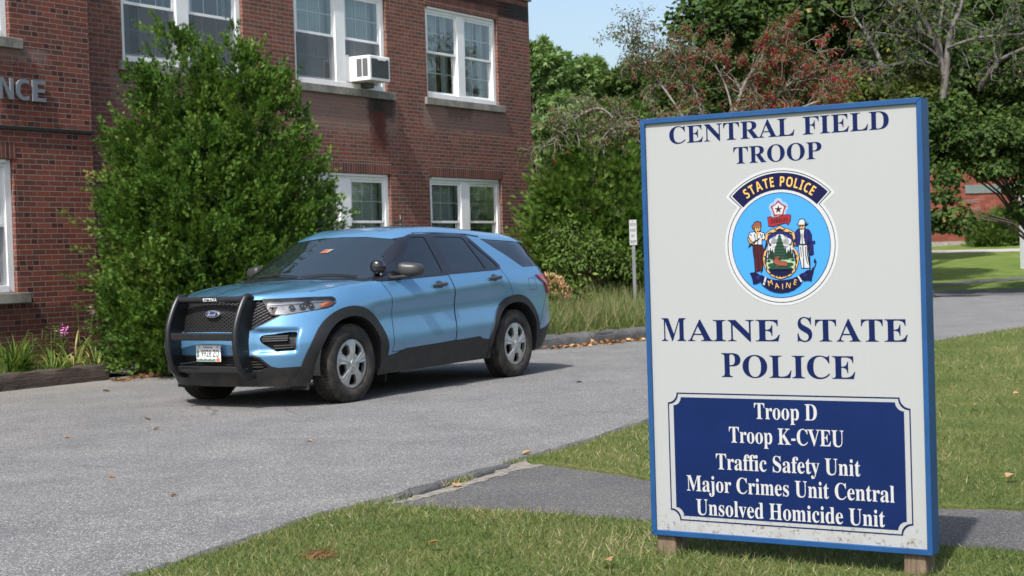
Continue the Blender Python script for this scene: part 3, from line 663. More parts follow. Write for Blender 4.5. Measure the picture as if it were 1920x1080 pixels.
sub('sailor_face', K_tan, shape([sface, [(596,590),(606,590),(608,612),(594,612)], [(660,590),(676,590),(672,606)]], 6)); sub('sailor_coat', K_coat, shape([coat, shawl], 6)); sub('sailor_vest', K_stick, shape([svest, spants, shat], 7)); sub('sailor_hair', K_blk, shape([[(676,456),(698,462),(694,474),(678,472)], ell(645,478,4,3), ell(662,478,4,3)], 8))
# scroll at the foot
ban = [(258,796),(300,792),(322,806),(340,820)] + [(493+178*math.cos(R(a)), 762+92*math.sin(R(a))) for a in (150,135,120,105,90,75,60,45,30)] + [(660,806),(690,786),(736,788),(722,824),(716,858),(680,852),(662,860)] + [(493+182*math.cos(R(a)), 790+148*math.sin(R(a))) for a in (20,40,60,75,90,105,120,140,160)] + [(330,862),(296,872),(280,872),(276,836)]
sub('scroll_edge', K_blk, shape([fat(ban, 3)], 9)); sub('name_scroll', K_nav2, shape([ban], 10)); sub('scroll_stripe', K_stick, shape([[(372,826),(384,828),(368,884),(354,880)], [(614,824),(626,822),(652,862),(640,868)]], 11)); sub('scroll_rosette', K_coat, shape([ell(320,828,15,15), ell(672,815,15,14)], 11))
def maine(mb):
    ch = cap_height(False)
    for c, x, y, rot in (('M', 414, 886, 14), ('A', 462, 908, 6), ('I', 501, 914, 0), ('N', 542, 906, -8), ('E', 592, 884, -16)):
        v, f = glyphs(c); v = v/v[:, 1].max(); v[:, 0] -= v[:, 0].max()/2; cr, sr = math.cos(R(-rot)), math.sin(R(-rot)); P = []
        for p in v:
            X, Y = p[0]*34, p[1]*38
            q = E2(x + X*cr + Y*sr*1, y - (Y*cr - X*sr*1)); P.append((q[0], .006-.0004-LAY*12, q[1]))
        mb.add(P, f)
sub('scroll_lettering', K_gold, maine)
def stroke(polys, w, lay):
    def fn(mb):
        for P in polys:
            Q = [Vector(p) for p in P]
            for a, b in zip(Q, Q[1:]):
                d = (b-a); n = Vector((-d.y, d.x)).normalized()*w; flat(mb, [E2(*(a+n)), E2(*(b+n*.7)), E2(*(b-n*.7)), E2(*(a-n))], lay)
    return fn
# pen lines of the printed crest: folds, faces, leaves of the scrollwork
sub('pen_line', K_blk, stroke([[(318,530),(326,560),(322,596)],[(300,520),(306,560),(298,590)],[(345,520),(350,545)],[(288,596),(352,598)],[(318,604),(326,650),(322,700),(328,780)],[(300,610),(304,700)],[(344,610),(350,660),(340,720)],[(256,540),(268,566),(286,580),(320,566)],[(308,470),(344,474)],[(314,482),(320,483)],[(330,484),(338,485)],[(318,500),(334,502)],[(262,520),(280,530)],[(360,524),(356,548)]], 3.2, 9))
sub('pen_line', K_blk, stroke([[(640,505),(646,545),(638,600)],[(676,505),(670,545),(682,610)],[(656,530),(658,600)],[(612,540),(618,600)],[(704,520),(708,560),(700,600)],[(634,606),(690,608)],[(660,612),(664,700),(662,766)],[(644,620),(648,690)],[(682,620),(680,680),(692,740)],[(640,470),(678,470)],[(644,480),(650,480)],[(662,480),(668,480)],[(648,494),(664,494)],[(700,590),(722,640),(720,676)],[(690,596),(708,640)]], 3.2, 9))
sub('pen_line', K_blk, stroke([[(452,492),(470,500),(492,490),(514,500),(532,492)],[(400,524),(420,514),(440,520)],[(586,524),(566,514),(546,520)],[(384,566),(398,590),(384,614)],[(602,566),(588,590),(602,614)],[(368,680),(384,690),(372,720),(386,750),(384,780)],[(618,680),(602,690),(614,720),(600,750),(602,780)],[(410,800),(440,806),(452,826)],[(576,800),(546,806),(534,826)],[(470,828),(484,808),(498,828),(512,808),(524,826)]], 4, 10))
sub('pen_line', K_dgr, stroke([[(x, 705-(18+14*math.sin(x*.7))), (x+3, 708)] for x in range(400, 592, 11)] + [[(470-i*5, 566+i*22),(490,572+i*22),(512+i*5, 566+i*22)] for i in range(1, 6)], 3, 13))
sub('pen_line', K_blk, stroke([[(262,806),(300,800),(326,816)],[(278,862),(322,850)],[(730,800),(692,796),(662,816)],[(712,850),(668,842)],[(345,842),(400,900),(493,926),(590,898),(640,842)]], 3, 11))
# ------------------------------------------------------------------ the police SUV (local x forward from the front axle, y to its left, z up)
CAR_O = Vector((-2.38059, 15.83403, 0)); CAR_TH = -2.12160418
car = thing('police_car', 'light blue police SUV with black push bumper and roadside spotlight, parked beside the brick building', 'car', CAR_O, CAR_TH)
def paint():
    t = NT('car_paint_blue'); co = t.coord(); f = t.noise(co, 900, 2)
    t.set('Base Color', t.mix(.25, (.105,.265,.45), t.ramp(f, [(.35, (.08,.22,.39)), (.65, (.13,.31,.51))])))
    t.set('Metallic', .45).set('Roughness', .30).set('Coat Weight', 1.0).set('Coat Roughness', .04)
    d = t.noise(co, 3.5, 5, .6); sx = t.n('SeparateXYZ'); t.l(co, sx.inputs[0])
    t.set('Coat Roughness', t.math('MULTIPLY_ADD', d, .10, .01)); return t.m
M_paint = paint()
def cladding_mat():
    t = NT('black_cladding'); co = t.coord(); sx = t.n('SeparateXYZ'); t.l(co, sx.inputs[0])
    f = t.noise(co, 6, 5, .65); m = t.math('MULTIPLY', t.smooth(sx.outputs[2], .55, .22), t.smooth(f, .4, .7))
    t.set('Base Color', t.mix(t.math('MULTIPLY', m, .55), (.0125,.013,.0145), (.06,.05,.038))).set('Roughness', .58); t.bump(t.noise(co, 500, 2), .12, .001); return t.m
M_clad = cladding_mat()
M_trim = plain('black_gloss_trim', (.010,.010,.012), .18, 0, .5, .5)
M_tint = NT('tinted_glass'); M_tint.set('Base Color', (.006,.008,.010)).set('Roughness', .03).set('Specular IOR Level', .75).set('Coat Weight', .6).set('Coat Roughness', .02); M_tint = M_tint.m
def ws_mat():
    t = NT('windscreen_glass'); t.set('Base Color', (.010,.016,.018)).set('Roughness', .02).set('Specular IOR Level', .8).set('Coat Weight', .6).set('Coat Roughness', .01).set('Coat IOR', 1.8); return t.m
M_ws = ws_mat()
M_black = plain('matt_black', (.010,.010,.011), .7)
M_under = plain('underbody', (.006,.006,.006), .95)
M_gap = plain('panel_gap', (.008,.010,.013), .8)
# ---- loft: rows r0..r5 run round the flank and the nose, rows u1..u5 climb from the belt to the centre line
def P_(x, y, z): return (x, y, z)
def build_grid():
    G = []
    zf = [.205, .40, .57, .77, .945, 1.040]
    def nose(XY, zz):
        return [(x, y, zf[k]+zz*(k/5)) for k, (x, y) in enumerate(XY)]
    def hood(low5, xc, zc, ridge=.010):
        x5, y5, z5 = low5; out = []
        for f, dz in ((.86, .004), (.64, ridge), (.40, -.002), (.20, 0), (0, 0)):
            w = 1-f; out.append((x5*f + xc*w, y5*f, z5 + (zc-z5)*(1-f*f) + dz*min(1, y5/.6)))
        return out
    # nose, from the centre line out to the corner
    for XY, zz, xc, zc in (
        ([(.79,0),(.885,0),(.915,0),(.895,0),(.862,0),(.800,0)], 0, .800, 1.040),
        ([(.778,.23),(.873,.24),(.903,.25),(.883,.25),(.848,.25),(.785,.24)], 0, .770, 1.048),
        ([(.74,.45),(.835,.47),(.865,.48),(.835,.48),(.782,.47),(.715,.45)], .006, .72, 1.062),
        ([(.665,.63),(.76,.66),(.79,.68),(.725,.685),(.635,.665),(.555,.625)], .016, .60, 1.082),
        ([(.555,.76),(.65,.80),(.67,.835),(.575,.84),(.455,.82),(.365,.775)], .028, .44, 1.106),
        ([(.425,.85),(.52,.89),(.52,.935),(.41,.938),(.275,.922),(.175,.870)], .044, .27, 1.130)):
        low = nose(XY, zz); G.append(low + hood(low[5], xc, zc))
    def flank(x, ys, zs, up): G.append([(x, y, z) for y, z in zip(ys, zs)] + up)
    low = [(.22,.90,.215),(.25,.950,.41),(.25,.985,.575),(.17,.985,.79),(.07,.972,.985),(0,.898,1.102)]; G.append(low + hood(low[5], .10, 1.150))
    low = [(-.02,.90,.222),(-.02,.955,.42),(-.02,.998,.575),(-.06,1.0,.80),(-.10,.978,.995),(-.14,.902,1.114)]; G.append(low + hood(low[5], -.10, 1.162))
    flank(-.30, [.90,.955,.992,.985,.975,.900], [.225,.42,.565,.80,1.0,1.122], hood((-.30,.900,1.122), -.29, 1.170))
    flank(-.46, [.90,.955,.985,.968,.978,.905], [.225,.42,.555,.80,1.003,1.135], hood((-.46,.905,1.135), -.46, 1.182, .006))
    def cab(x, ys, zs, pil, zw, rail=None):
        yb, zb = ys[5], zs[5]; yp, zp = pil; m = .5; bulge = .012*min(1, (zp-zb)/.3)
        up = [(x, yb+(yp-yb)*m + bulge, zb+(zp-zb)*m), (x, yp, zp)]
        if rail: up += [(x, *rail[0]), (x, *rail[1]), (x, 0, zw)]
        else: up += [(x, yp*.70, zp+(zw-zp)*.52), (x, yp*.38, zp+(zw-zp)*.86), (x, 0, zw)]
        flank(x, ys, zs, up)
    side = lambda k: ([.90,.957,.990,.968-.002*k,.984,.934], [.228+.003*k,.42+.004*k,.530+.012*k,.80+.01*k,1.0+.016*k,1.155+.011*k])
    cab(-.60, *side(0), (.815,1.196), 1.262); cab(-.80, *side(.6), (.787,1.312), 1.386); cab(-1.02, *side(1.2), (.752,1.44), 1.520)
    cab(-1.22, *side(1.9), (.724,1.553), 1.632, ((.56,1.598),(.30,1.625))); cab(-1.42, *side(2.5), (.716,1.602), 1.690, ((.60,1.655),(.33,1.682)))
    cab(-1.78, *side(3.6), (.716,1.611), 1.722, ((.61,1.676),(.34,1.710))); cab(-2.25, *side(5), (.714,1.604), 1.722, ((.61,1.671),(.34,1.708))); cab(-2.70, *side(6), (.708,1.583), 1.700, ((.60,1.648),(.34,1.686)))
    ys, zs = side(6); 
    def rear(x, ys, zs, up): G.append([(xx, y, z) for xx, y, z in zip(x, ys, zs)] + up)
    rear([-3.08]*6, [.90,.957,.998,.995,.99,.928], [.245,.44,.60,.86,1.10,1.223], [(-3.08,.835,1.40),(-3.08,.705,1.556),(-3.08,.59,1.622),(-3.08,.33,1.660),(-3.08,0,1.674)])
    rear([-3.44]*6, [.90,.957,.985,.985,.975,.920], [.26,.45,.60,.86,1.09,1.222], [(-3.43,.828,1.392),(-3.42,.700,1.542),(-3.41,.575,1.604),(-3.40,.32,1.637),(-3.40,0,1.650)])
    rear([-3.66,-3.68,-3.70,-3.69,-3.675,-3.66], [.89,.945,.968,.968,.957,.900], [.285,.46,.61,.86,1.08,1.215], [(-3.62,.806,1.372),(-3.60,.690,1.522),(-3.61,.565,1.582),(-3.62,.31,1.612),(-3.62,0,1.622)])
    rear([-3.83,-3.87,-3.885,-3.865,-3.835,-3.80], [.83,.885,.912,.912,.902,.838], [.31,.47,.62,.86,1.07,1.205], [(-3.77,.755,1.352),(-3.725,.672,1.500),(-3.75,.55,1.557),(-3.775,.31,1.584),(-3.79,0,1.592)])
    rear([-3.95,-3.99,-4.005,-3.97,-3.945,-3.91], [.60,.64,.65,.64,.62,.59], [.32,.48,.62,.86,1.07,1.20], [(-3.87,.565,1.335),(-3.81,.53,1.462),(-3.80,.45,1.535),(-3.80,.28,1.566),(-3.805,0,1.576)])
    rear([-3.98,-4.03,-4.05,-4.0,-3.98,-3.94], [0]*6, [.32,.48,.62,.86,1.07,1.20], [(-3.91,0,1.30),(-3.86,0,1.41),(-3.82,0,1.495),(-3.81,0,1.55),(-3.805,0,1.57)])
    return np.array(G)
def spline_axis(Pts, T, t):
    """non-uniform Catmull-Rom along axis 0"""
    n = len(T); h = np.diff(T); d = np.diff(Pts, axis=0)/h[:, None, None]
    m = np.empty_like(Pts); m[1:-1] = (d[:-1]*h[1:, None, None] + d[1:]*h[:-1, None, None])/(h[:-1]+h[1:])[:, None, None]; m[0] = d[0]; m[-1] = d[-1]
    i = np.clip(np.searchsorted(T, t, side='right')-1, 0, n-2); u = ((t-T[i])/h[i])[:, None, None]; hh = h[i][:, None, None]
    return (2*u**3-3*u**2+1)*Pts[i] + (u**3-2*u**2+u)*hh*m[i] + (-2*u**3+3*u**2)*Pts[i+1] + (u**3-u**2)*hh*m[i+1]
def loft(ns=250, nr=120):
    G = build_grid()
    g0 = G[1:2]*np.array([1,-1,1]); g1 = G[-2:-1]*np.array([1,-1,1]); G = np.concatenate([g0, G, g1])
    d = np.linalg.norm(np.diff(G[:, [2,4]], axis=0), axis=2).mean(1); T = np.concatenate([[0], np.cumsum(np.maximum(d, .02))])
    t = np.linspace(T[1], T[-2], ns); A = spline_axis(G, T, t)          # ns x 11 x 3
    A = A.transpose(1, 0, 2); ghost = A[-2:-1]*np.array([1,-1,1]); B = np.concatenate([A, ghost])
    TR = np.array([0,.19,.33,.54,.75,.88, 1.09,1.25,1.36,1.62,1.95, 2.28]); rr = np.linspace(0, TR[-2], nr)
    S = spline_axis(B, TR, rr).transpose(1, 0, 2)
    S[:, :, 1] = np.maximum(S[:, :, 1], 0); S[0, :, 1] = 0; S[-1, :, 1] = 0; S[:, -1, 1] = 0
    return S
S_ = loft()
def ss(v, a, b): t = np.clip((v-a)/(b-a), 0, 1); return t*t*(3-2*t)
_y, _z, _x = S_[..., 1], S_[..., 2], S_[..., 0]     # the lamp bays in the bumper are pressed in and leave a ledge below
S_[..., 0] -= np.where(_x > .35, .050*ss(_z, .505, .555)*(1-ss(_z, .715, .765))*ss(_y, .40, .52)*(1-ss(_y, .80, .845)), 0)
def body_bm():
    ns, nr, _ = S_.shape; bm = bmesh.new(); V = [bm.verts.new(p) for p in S_.reshape(-1, 3)]
    for i in range(ns-1):
        for j in range(nr-1):
            bm.faces.new((V[i*nr+j], V[i*nr+j+1], V[(i+1)*nr+j+1], V[(i+1)*nr+j]))
    bmesh.ops.remove_doubles(bm, verts=bm.verts, dist=1e-5); bmesh.ops.dissolve_degenerate(bm, dist=1e-6, edges=bm.edges)
    bmesh.ops.recalc_face_normals(bm, faces=bm.faces)
    f = max(bm.faces, key=lambda q: q.calc_center_median().z)
    if f.normal.z < 0: bmesh.ops.reverse_faces(bm, faces=bm.faces)
    return bm
from mathutils.bvhtree import BVHTree
BM = body_bm(); BV = BVHTree.FromBMesh(BM)
PROJ = {'side': (Vector((1,0,0)), Vector((0,0,1)), Vector((0,1,0))), 'front': (Vector((0,1,0)), Vector((0,0,1)), Vector((1,0,0))), 'top': (Vector((1,0,0)), Vector((0,1,0)), Vector((0,0,1))),
        'diag': (Vector((-.7071,.7071,0)), Vector((0,0,1)), Vector((.7071,.7071,0)))}
def on_surf(proj, p):
    a, b, w = PROJ[proj]; o = a*p[0] + b*p[1] + w*6; h = BV.ray_cast(o, -w)
    if h[0] is None:
        h = BV.find_nearest(a*p[0]+b*p[1]+w*.8); return h[0], h[1]
    return h[0], h[1]
def inside(poly, x, y):
    c = False; n = len(poly); j = n-1
    for i in range(n):
        xi, yi = poly[i]; xj, yj = poly[j]
        if (yi > y) != (yj > y) and x < (xj-xi)*(y-yi)/(yj-yi)+xi: c = not c
        j = i
    return c
def round_poly(P, r=.02, seg=4):
    out = []; n = len(P)
    for i in range(n):
        a, b, c = Vector(P[i-1]), Vector(P[i]), Vector(P[(i+1) % n]); d1 = (a-b); d2 = (c-b); q = min(r, d1.length*.45, d2.length*.45)
        p1 = b + d1.normalized()*q; p2 = b + d2.normalized()*q
        for k in range(seg+1): t = k/seg; out.append(tuple(p1*(1-t)**2 + b*2*t*(1-t) + p2*t*t))
    return out
lay_ = BM.faces.layers.int.new('part'); PARTS = ['body']
def cut(part, proj, poly, allow=('body',), cond=None, nmin=.15):
    """knife the outline into the shell and give the faces inside it to a part"""
    if part not in PARTS: PARTS.append(part)
    pid = PARTS.index(part); al = {PARTS.index(q) for q in allow}; a, b, w = PROJ[proj]
    xs = [p[0] for p in poly]; ys = [p[1] for p in poly]; x0, x1, y0, y1 = min(xs)-.03, max(xs)+.03, min(ys)-.03, max(ys)+.03
    def near():
        out = []
        for f in BM.faces:
            if f[lay_] not in al: continue
            c = f.calc_center_median(); u, v = c.dot(a), c.dot(b)
            if x0 < u < x1 and y0 < v < y1 and f.normal.dot(w) > nmin and (cond is None or cond(c)): out.append(f)
        return out
    n = len(poly)
    for i in range(n):
        p, q = Vector(poly[i]), Vector(poly[(i+1) % n]); dv = q-p
        if dv.length < 1e-5: continue
        nn = a*(-dv.y) + b*dv.x; co = a*p.x + b*p.y + w*.0; nn.normalize()
        lo = (min(p.x, q.x)-.016, min(p.y, q.y)-.016); hi = (max(p.x, q.x)+.016, max(p.y, q.y)+.016)
        cand = []
        for f in (NEAR := near() if i == 0 else [f for f in NEAR if f.is_valid]):
            c = f.calc_center_median(); u, v = c.dot(a), c.dot(b)
            if lo[0] <= u <= hi[0] and lo[1] <= v <= hi[1]: cand.append(f)
        if not cand: continue
        geom = list({e for f in cand for e in f.edges}) + list({v for f in cand for v in f.verts}) + cand
        r = bmesh.ops.bisect_plane(BM, geom=geom, dist=1e-5, plane_co=co, plane_no=nn)
        NEAR += [g for g in r['geom'] if isinstance(g, bmesh.types.BMFace)]
        NEAR = list({f for f in NEAR if f.is_valid})
    for f in near():
        c = f.calc_center_median()
        if inside(poly, c.dot(a), c.dot(b)): f[lay_] = pid
def circ2(cx, cz, rx, rz, a0, a1, n=40): return [(cx+rx*math.cos(R(a0+(a1-a0)*k/n)), cz+rz*math.sin(R(a0+(a1-a0)*k/n))) for k in range(n+1)]
XF, XR, ZA = .012, -3.02, .375
low = lambda c: c.z < 1.2
# wheel openings and their flares
cut('hole', 'side', circ2(XF, ZA, .485, .458, -12, 192, 44) + [(XF-.478, .05), (XF+.478, .05)], cond=low)
cut('hole', 'side', circ2(XR, ZA, .472, .468, -12, 192, 44) + [(XR-.465, .05), (XR+.465, .05)], cond=low)
cut('flare', 'side', circ2(XF, .385, .598, .545, 0, 180, 44) + [(XF-.60, .06), (XF+.598, .06)], cond=low)
cut('flare', 'side', circ2(XR, .40, .53, .525, 0, 180, 44) + [(XR-.53, .10), (XR+.53, .10)], cond=low)
# sills, valances
cut('sill', 'side', [(-.55,.05),(-.60,.405),(-.70,.418),(-.90,.462),(-1.75,.483),(-2.27,.500),(-2.36,.468),(-2.56,.452),(-2.56,.05)], cond=low)
VAL = [(-1.1,.05),(-1.1,.403),(-.67,.385),(-.615,.40),(-.53,.488),(-.46,.508),(.46,.508),(.53,.488),(.615,.40),(.67,.385),(1.1,.403),(1.1,.05)]
cut('valance', 'front', VAL, cond=lambda c: c.x > .2, nmin=-.2)
cut('rear_valance', 'side', [(-3.50,.05),(-3.50,.50),(-3.72,.525),(-3.9,.585),(-4.2,.60),(-4.2,.05)], cond=low, nmin=-.4)
# greenhouse
gh = lambda c: c.z > 1.1 and c.x < -.4
cut('window_trim', 'side', [(-.50,1.148),(-.60,1.149),(-1.64,1.181),(-2.70,1.207),(-2.795,1.218),(-2.81,1.262),(-2.76,1.312),(-2.44,1.604),(-1.85,1.622),(-1.40,1.619),(-1.22,1.576),(-.92,1.404),(-.58,1.196)], cond=gh)
cut('front_window', 'side', round_poly([(-.92,1.196),(-1.655,1.206),(-1.60,1.588),(-1.36,1.588),(-1.20,1.500)], .03), ('window_trim',), gh)
cut('rear_window', 'side', round_poly([(-1.815,1.206),(-2.49,1.222),(-2.335,1.578),(-1.775,1.590)], .03), ('window_trim',), gh)
cut('vent_window', 'side', round_poly([(-2.555,1.226),(-2.735,1.236),(-2.745,1.268),(-2.405,1.562)], .02), ('window_trim',), gh)
cut('quarter_window', 'side', round_poly([(-3.285,1.228),(-3.69,1.231),(-3.53,1.508),(-3.40,1.528),(-2.70,1.560)], .025), ('body',), gh)
cut('rear_pillar_trim', 'side', [(-3.62,1.228),(-4.2,1.212),(-4.2,1.51),(-3.66,1.51),(-3.52,1.528)], ('body',), gh, nmin=-.9)
cut('windscreen', 'front', [(-.01,1.195),(.55,1.186),(.72,1.182),(.800,1.196),(.762,1.38),(.700,1.548),(.62,1.575),(.30,1.606),(-.01,1.612)], ('body',), lambda c: -1.4 < c.x < -.42, nmin=.05)
cut('pillar', 'front', [(-.01,1.168),(.70,1.155),(.93,1.155),(.93,1.20),(.775,1.40),(.722,1.545),(.70,1.60),(.68,1.588),(.62,1.575),(.30,1.606),(-.01,1.612)], ('body',), lambda c: -1.42 < c.x < -.47, nmin=.03)
# face
GRILLE = [(-.01,.728),(.34,.724),(.41,.735),(.55,.800),(.672,.872),(.60,.885),(.52,.985),(.505,1.028),(.46,1.022),(-.01,1.018)]
HEAD = [(-.168,1.026),(-.155,.995),(-.082,.880),(.03,.874),(.233,.900),(.44,.924),(.490,.940),(.528,.972),(.522,1.008),(.495,1.026),(.283,1.030),(.05,1.026)]
FOG = [(.502,.668),(.53,.692),(.62,.700),(.75,.718),(.80,.714),(.812,.69),(.812,.545),(.66,.535),(.62,.560),(.515,.625)]
cut('headlight', 'diag', HEAD, ('body',), lambda c: c.x > .05 and c.y > .4, nmin=.02)
cut('grille', 'front', GRILLE, ('body',), lambda c: c.x > .3, nmin=.05)
cut('fog_bay', 'front', round_poly(FOG, .02), ('body',), lambda c: c.x > .2, nmin=.05)
cut('intake', 'front', [(-.01,.36),(.50,.36),(.57,.385),(.585,.405),(.515,.475),(.45,.492),(-.01,.492)], ('valance',), lambda c: c.x > .3, nmin=.05)
cut('tail_light', 'side', [(-3.50,1.130),(-3.74,1.134),(-4.2,1.12),(-4.2,1.02),(-3.90,.915),(-3.77,.915),(-3.69,1.035),(-3.58,1.080)], ('body',), lambda c: c.x < -3.4, nmin=-.5)
# doors and shut lines
FD = [(-.548,1.147),(-.655,.985),(-.665,.80),(-.66,.44),(-1.79,.487),(-1.80,.80),(-1.795,.985),(-1.735,1.181)]
RD = [(-1.745,1.181),(-1.805,.985),(-1.81,.80),(-1.80,.487),(-2.55,.448),(-2.57,.55),(-2.70,.75),(-2.93,.905),(-2.955,.94),(-2.86,1.10),(-2.79,1.206)]
cut('front_door', 'side', FD, ('body',), low, .1); cut('rear_door', 'side', RD, ('body',), low, .1)
HOOD = [(.868,-.01),(.83,.24),(.74,.43),(.60,.60),(.47,.70),(.36,.765),(.20,.80),(-.30,.828),(-.455,.835),(-.475,.70),(-.49,.40),(-.50,-.01)]
cut('hood', 'top', HOOD, ('body',), lambda c: c.z > 1.03, .3)
BM.normal_update()
for v in BM.verts: v.normal_update()
NRM = {v: v.normal.copy() for v in BM.verts}
for v in BM.verts:
    if abs(v.co.y) < 1e-5: NRM[v].y = 0; NRM[v].normalize()
def take(parts, name, mat, parent, off=0.0, skirt=0.0, sides=(1,-1), merged=True, smooth=True):
    """mesh of the shell faces of some parts, offset along the shell normal, with a lip turned in along its edge"""
    ids = {PARTS.index(p) for p in parts}; fs = [f for f in BM.faces if f[lay_] in ids]
    vs = {}; co = []; no = []
    for f in fs:
        for v in f.verts:
            if v not in vs: vs[v] = len(co); co.append(v.co + NRM[v]*off); no.append(NRM[v])
    F = [[vs[v] for v in f.verts] for f in fs]; edge = {}
    for f in fs:
        n = len(f.verts)
        for i in range(n):
            a, b = f.verts[i], f.verts[(i+1) % n]; k = frozenset((a, b)); edge.setdefault(k, []).append((a, b))
    border = [e[0] for e in edge.values() if len(e) == 1]
    SK = []
    if skirt:
        inner = {}
        for a, b in border:
            if abs(a.co.y) < 1e-5 and abs(b.co.y) < 1e-5: continue
            for v in (a, b):
                if v not in inner: inner[v] = len(co); co.append(co[vs[v]] - NRM[v]*skirt); no.append(NRM[v])
            SK.append([vs[b], vs[a], inner[a], inner[b]])
    objs = []
    def mk(sgs, nm):
        V = []; N = []; FF = []; K = []
        for sg in sgs:
            o = len(V); V += [(c.x, c.y*sg, c.z) for c in co]; N += [(c.x, c.y*sg, c.z) for c in no]
            FF += [[i+o for i in (f if sg > 0 else f[::-1])] for f in F]; K += [[i+o for i in (f if sg > 0 else f[::-1])] for f in SK]
        me = bpy.data.meshes.new(nm); me.from_pydata(V, [], FF + K); me.materials.append(mat)
        me.polygons.foreach_set('use_smooth', [True]*len(FF) + [False]*len(K))
        if not skirt: me.normals_split_custom_set_from_vertices(N)
        else:
            ln = []
            for p in me.polygons:
                for li in p.loop_indices: ln.append(N[me.loops[li].vertex_index] if p.index < len(FF) else tuple(p.normal))
            me.normals_split_custom_set(ln)
        return link(nm, me, parent)
    if merged: return mk(sides, name)
    return [mk((sg,), name) for sg in sides]
def loops_of(proj, poly, closed=True, step=.03):
    P = list(poly) + ([poly[0]] if closed else []); out = []
    for p, q in zip(P, P[1:]):
        p, q = Vector(p), Vector(q); k = max(1, int((q-p).length/step))
        for i in range(k): out.append(on_surf(proj, p + (q-p)*(i/k)))
    out.append(on_surf(proj, P[-1])); return out
def seam(mb, proj, poly, w=.0035, closed=False, up=.0012, sides=(1,-1)):
    pts = loops_of(proj, poly, closed)
    for sg in sides:
        vs = []; fs = []
        for i, (p, n) in enumerate(pts):
            a = pts[max(0, i-1)][0]; b = pts[min(len(pts)-1, i+1)][0]; t = (b-a); t = t.normalized() if t.length > 1e-8 else Vector((0,0,1)); s_ = t.cross(n).normalized()*w
            for q in (p + n*up - s_, p + n*up + s_): vs.append((q.x, q.y*sg, q.z))
            if i: fs.append((2*i-2, 2*i-1, 2*i+1, 2*i))
        mb.add(vs, fs)
body = take(['body'], 'body', M_paint, car)
take(['hood'], 'hood', M_paint, car)
FDs = take(['front_door'], 'door', M_paint, car, merged=False); RDs = take(['rear_door'], 'door', M_paint, car, merged=False)
for lo_, hi_ in ((-1.5, 9), (-9, -1.5)):
    keep_ = [f for f in BM.faces if PARTS[f[lay_]] == 'flare' and not (lo_ < f.calc_center_median().x < hi_)]; 
    for f in keep_: f[lay_] = 999
    take(['flare'], 'wheel_arch', M_clad, car, off=.013, skirt=.05, merged=False)
    for f in keep_: f[lay_] = PARTS.index('flare')
take(['sill'], 'sill', M_clad, car, off=.006, skirt=.02)
take(['valance'], 'bumper', M_clad, car, off=.004, skirt=.02); take(['rear_valance'], 'bumper', M_clad, car, off=.004, skirt=.02)
take(['intake'], 'intake', M_black, car, off=-.03)
take(['window_trim'], 'window_trim', M_trim, car, off=.0015); take(['rear_pillar_trim'], 'tailgate_glass', M_tint, car, off=-.002); take(['pillar'], 'pillar', plain('pillar_black', (.007,.007,.008), .45), car, off=.002, merged=False)
for p in ('front_window', 'rear_window', 'vent_window', 'quarter_window'): take([p], 'window', M_tint, car, off=-.004, merged=False)
take(['windscreen'], 'windscreen', M_ws, car, off=-.003)
take(['tail_light'], 'tail_light', plain('tail_lamp_red', (.30,.010,.016), .12, 0, .5, .8), car, off=.02, skirt=.03, merged=False)
grille = take(['grille'], 'grille', M_black, car, off=-.035, skirt=-.035)
# shut lines
for dr, lst in ((FDs, ((FD, True, .0035),)), (RDs, ((RD[:5], False, .0035), (RD[7:] + [(-2.44,1.615)], False, .0032)))):
    for o_, sg in zip(dr, (1, -1)):
        for pl_, cl_, w_ in lst: mb = MB(); seam(mb, 'side', pl_, w=w_, closed=cl_, sides=(sg,)); mb.build('door_seam', M_gap, o_, fixn=False)
mb = MB(); seam(mb, 'top', HOOD[5:10], w=.003); mb.build('hood_seam', M_gap, car, fixn=False)
mb = MB(); seam(mb, 'side', [(-3.30,1.085),(-3.31,.985),(-3.33,.965),(-3.47,.97),(-3.485,.985),(-3.47,1.085),(-3.455,1.10),(-3.32,1.10)], w=.0025, closed=True, sides=(1,)); mb.build('fuel_door', M_gap, car, fixn=False)
mb = MB()
for z in ((-3.735,.70),): seam(mb, 'side', [(-3.545,.545),(-3.60,.70),(-3.72,.88),(-3.76,.93)], w=.003)
mb.build('bumper_seam', M_gap, car, fixn=False)
# under side and wheel wells
MB().box(-3.95,.72,-.60,.60,.26,.95).box(-2.58,-.45,-.90,.90,.25,.46).box(-2.55,-.5,-.86,.86,.46,1.10).box(-3.9,-3.5,-.80,.80,.36,1.0).box(.44,.66,-.72,.72,.27,.85).box(-.45,.6,-.60,.60,.70,1.0).box(-3.50,-2.55,-.80,.80,.83,1.1).box(-.44,.46,-.80,.80,.83,1.0).build('underbody', M_under, car)
for cx in (XF, XR):
    for sg in (1, -1):
        pts = circ2(cx, ZA, .488 if cx > -1 else .475, .461 if cx > -1 else .471, -10, 190, 30); mb = MB()
        mb.add([(x, sg*.965, z) for x, z in pts] + [(x, sg*.60, z) for x, z in pts], [(i, i+1, i+32, i+31) for i in range(30)]); mb.build('wheel_well', M_under, car, smooth=True, fixn=False)
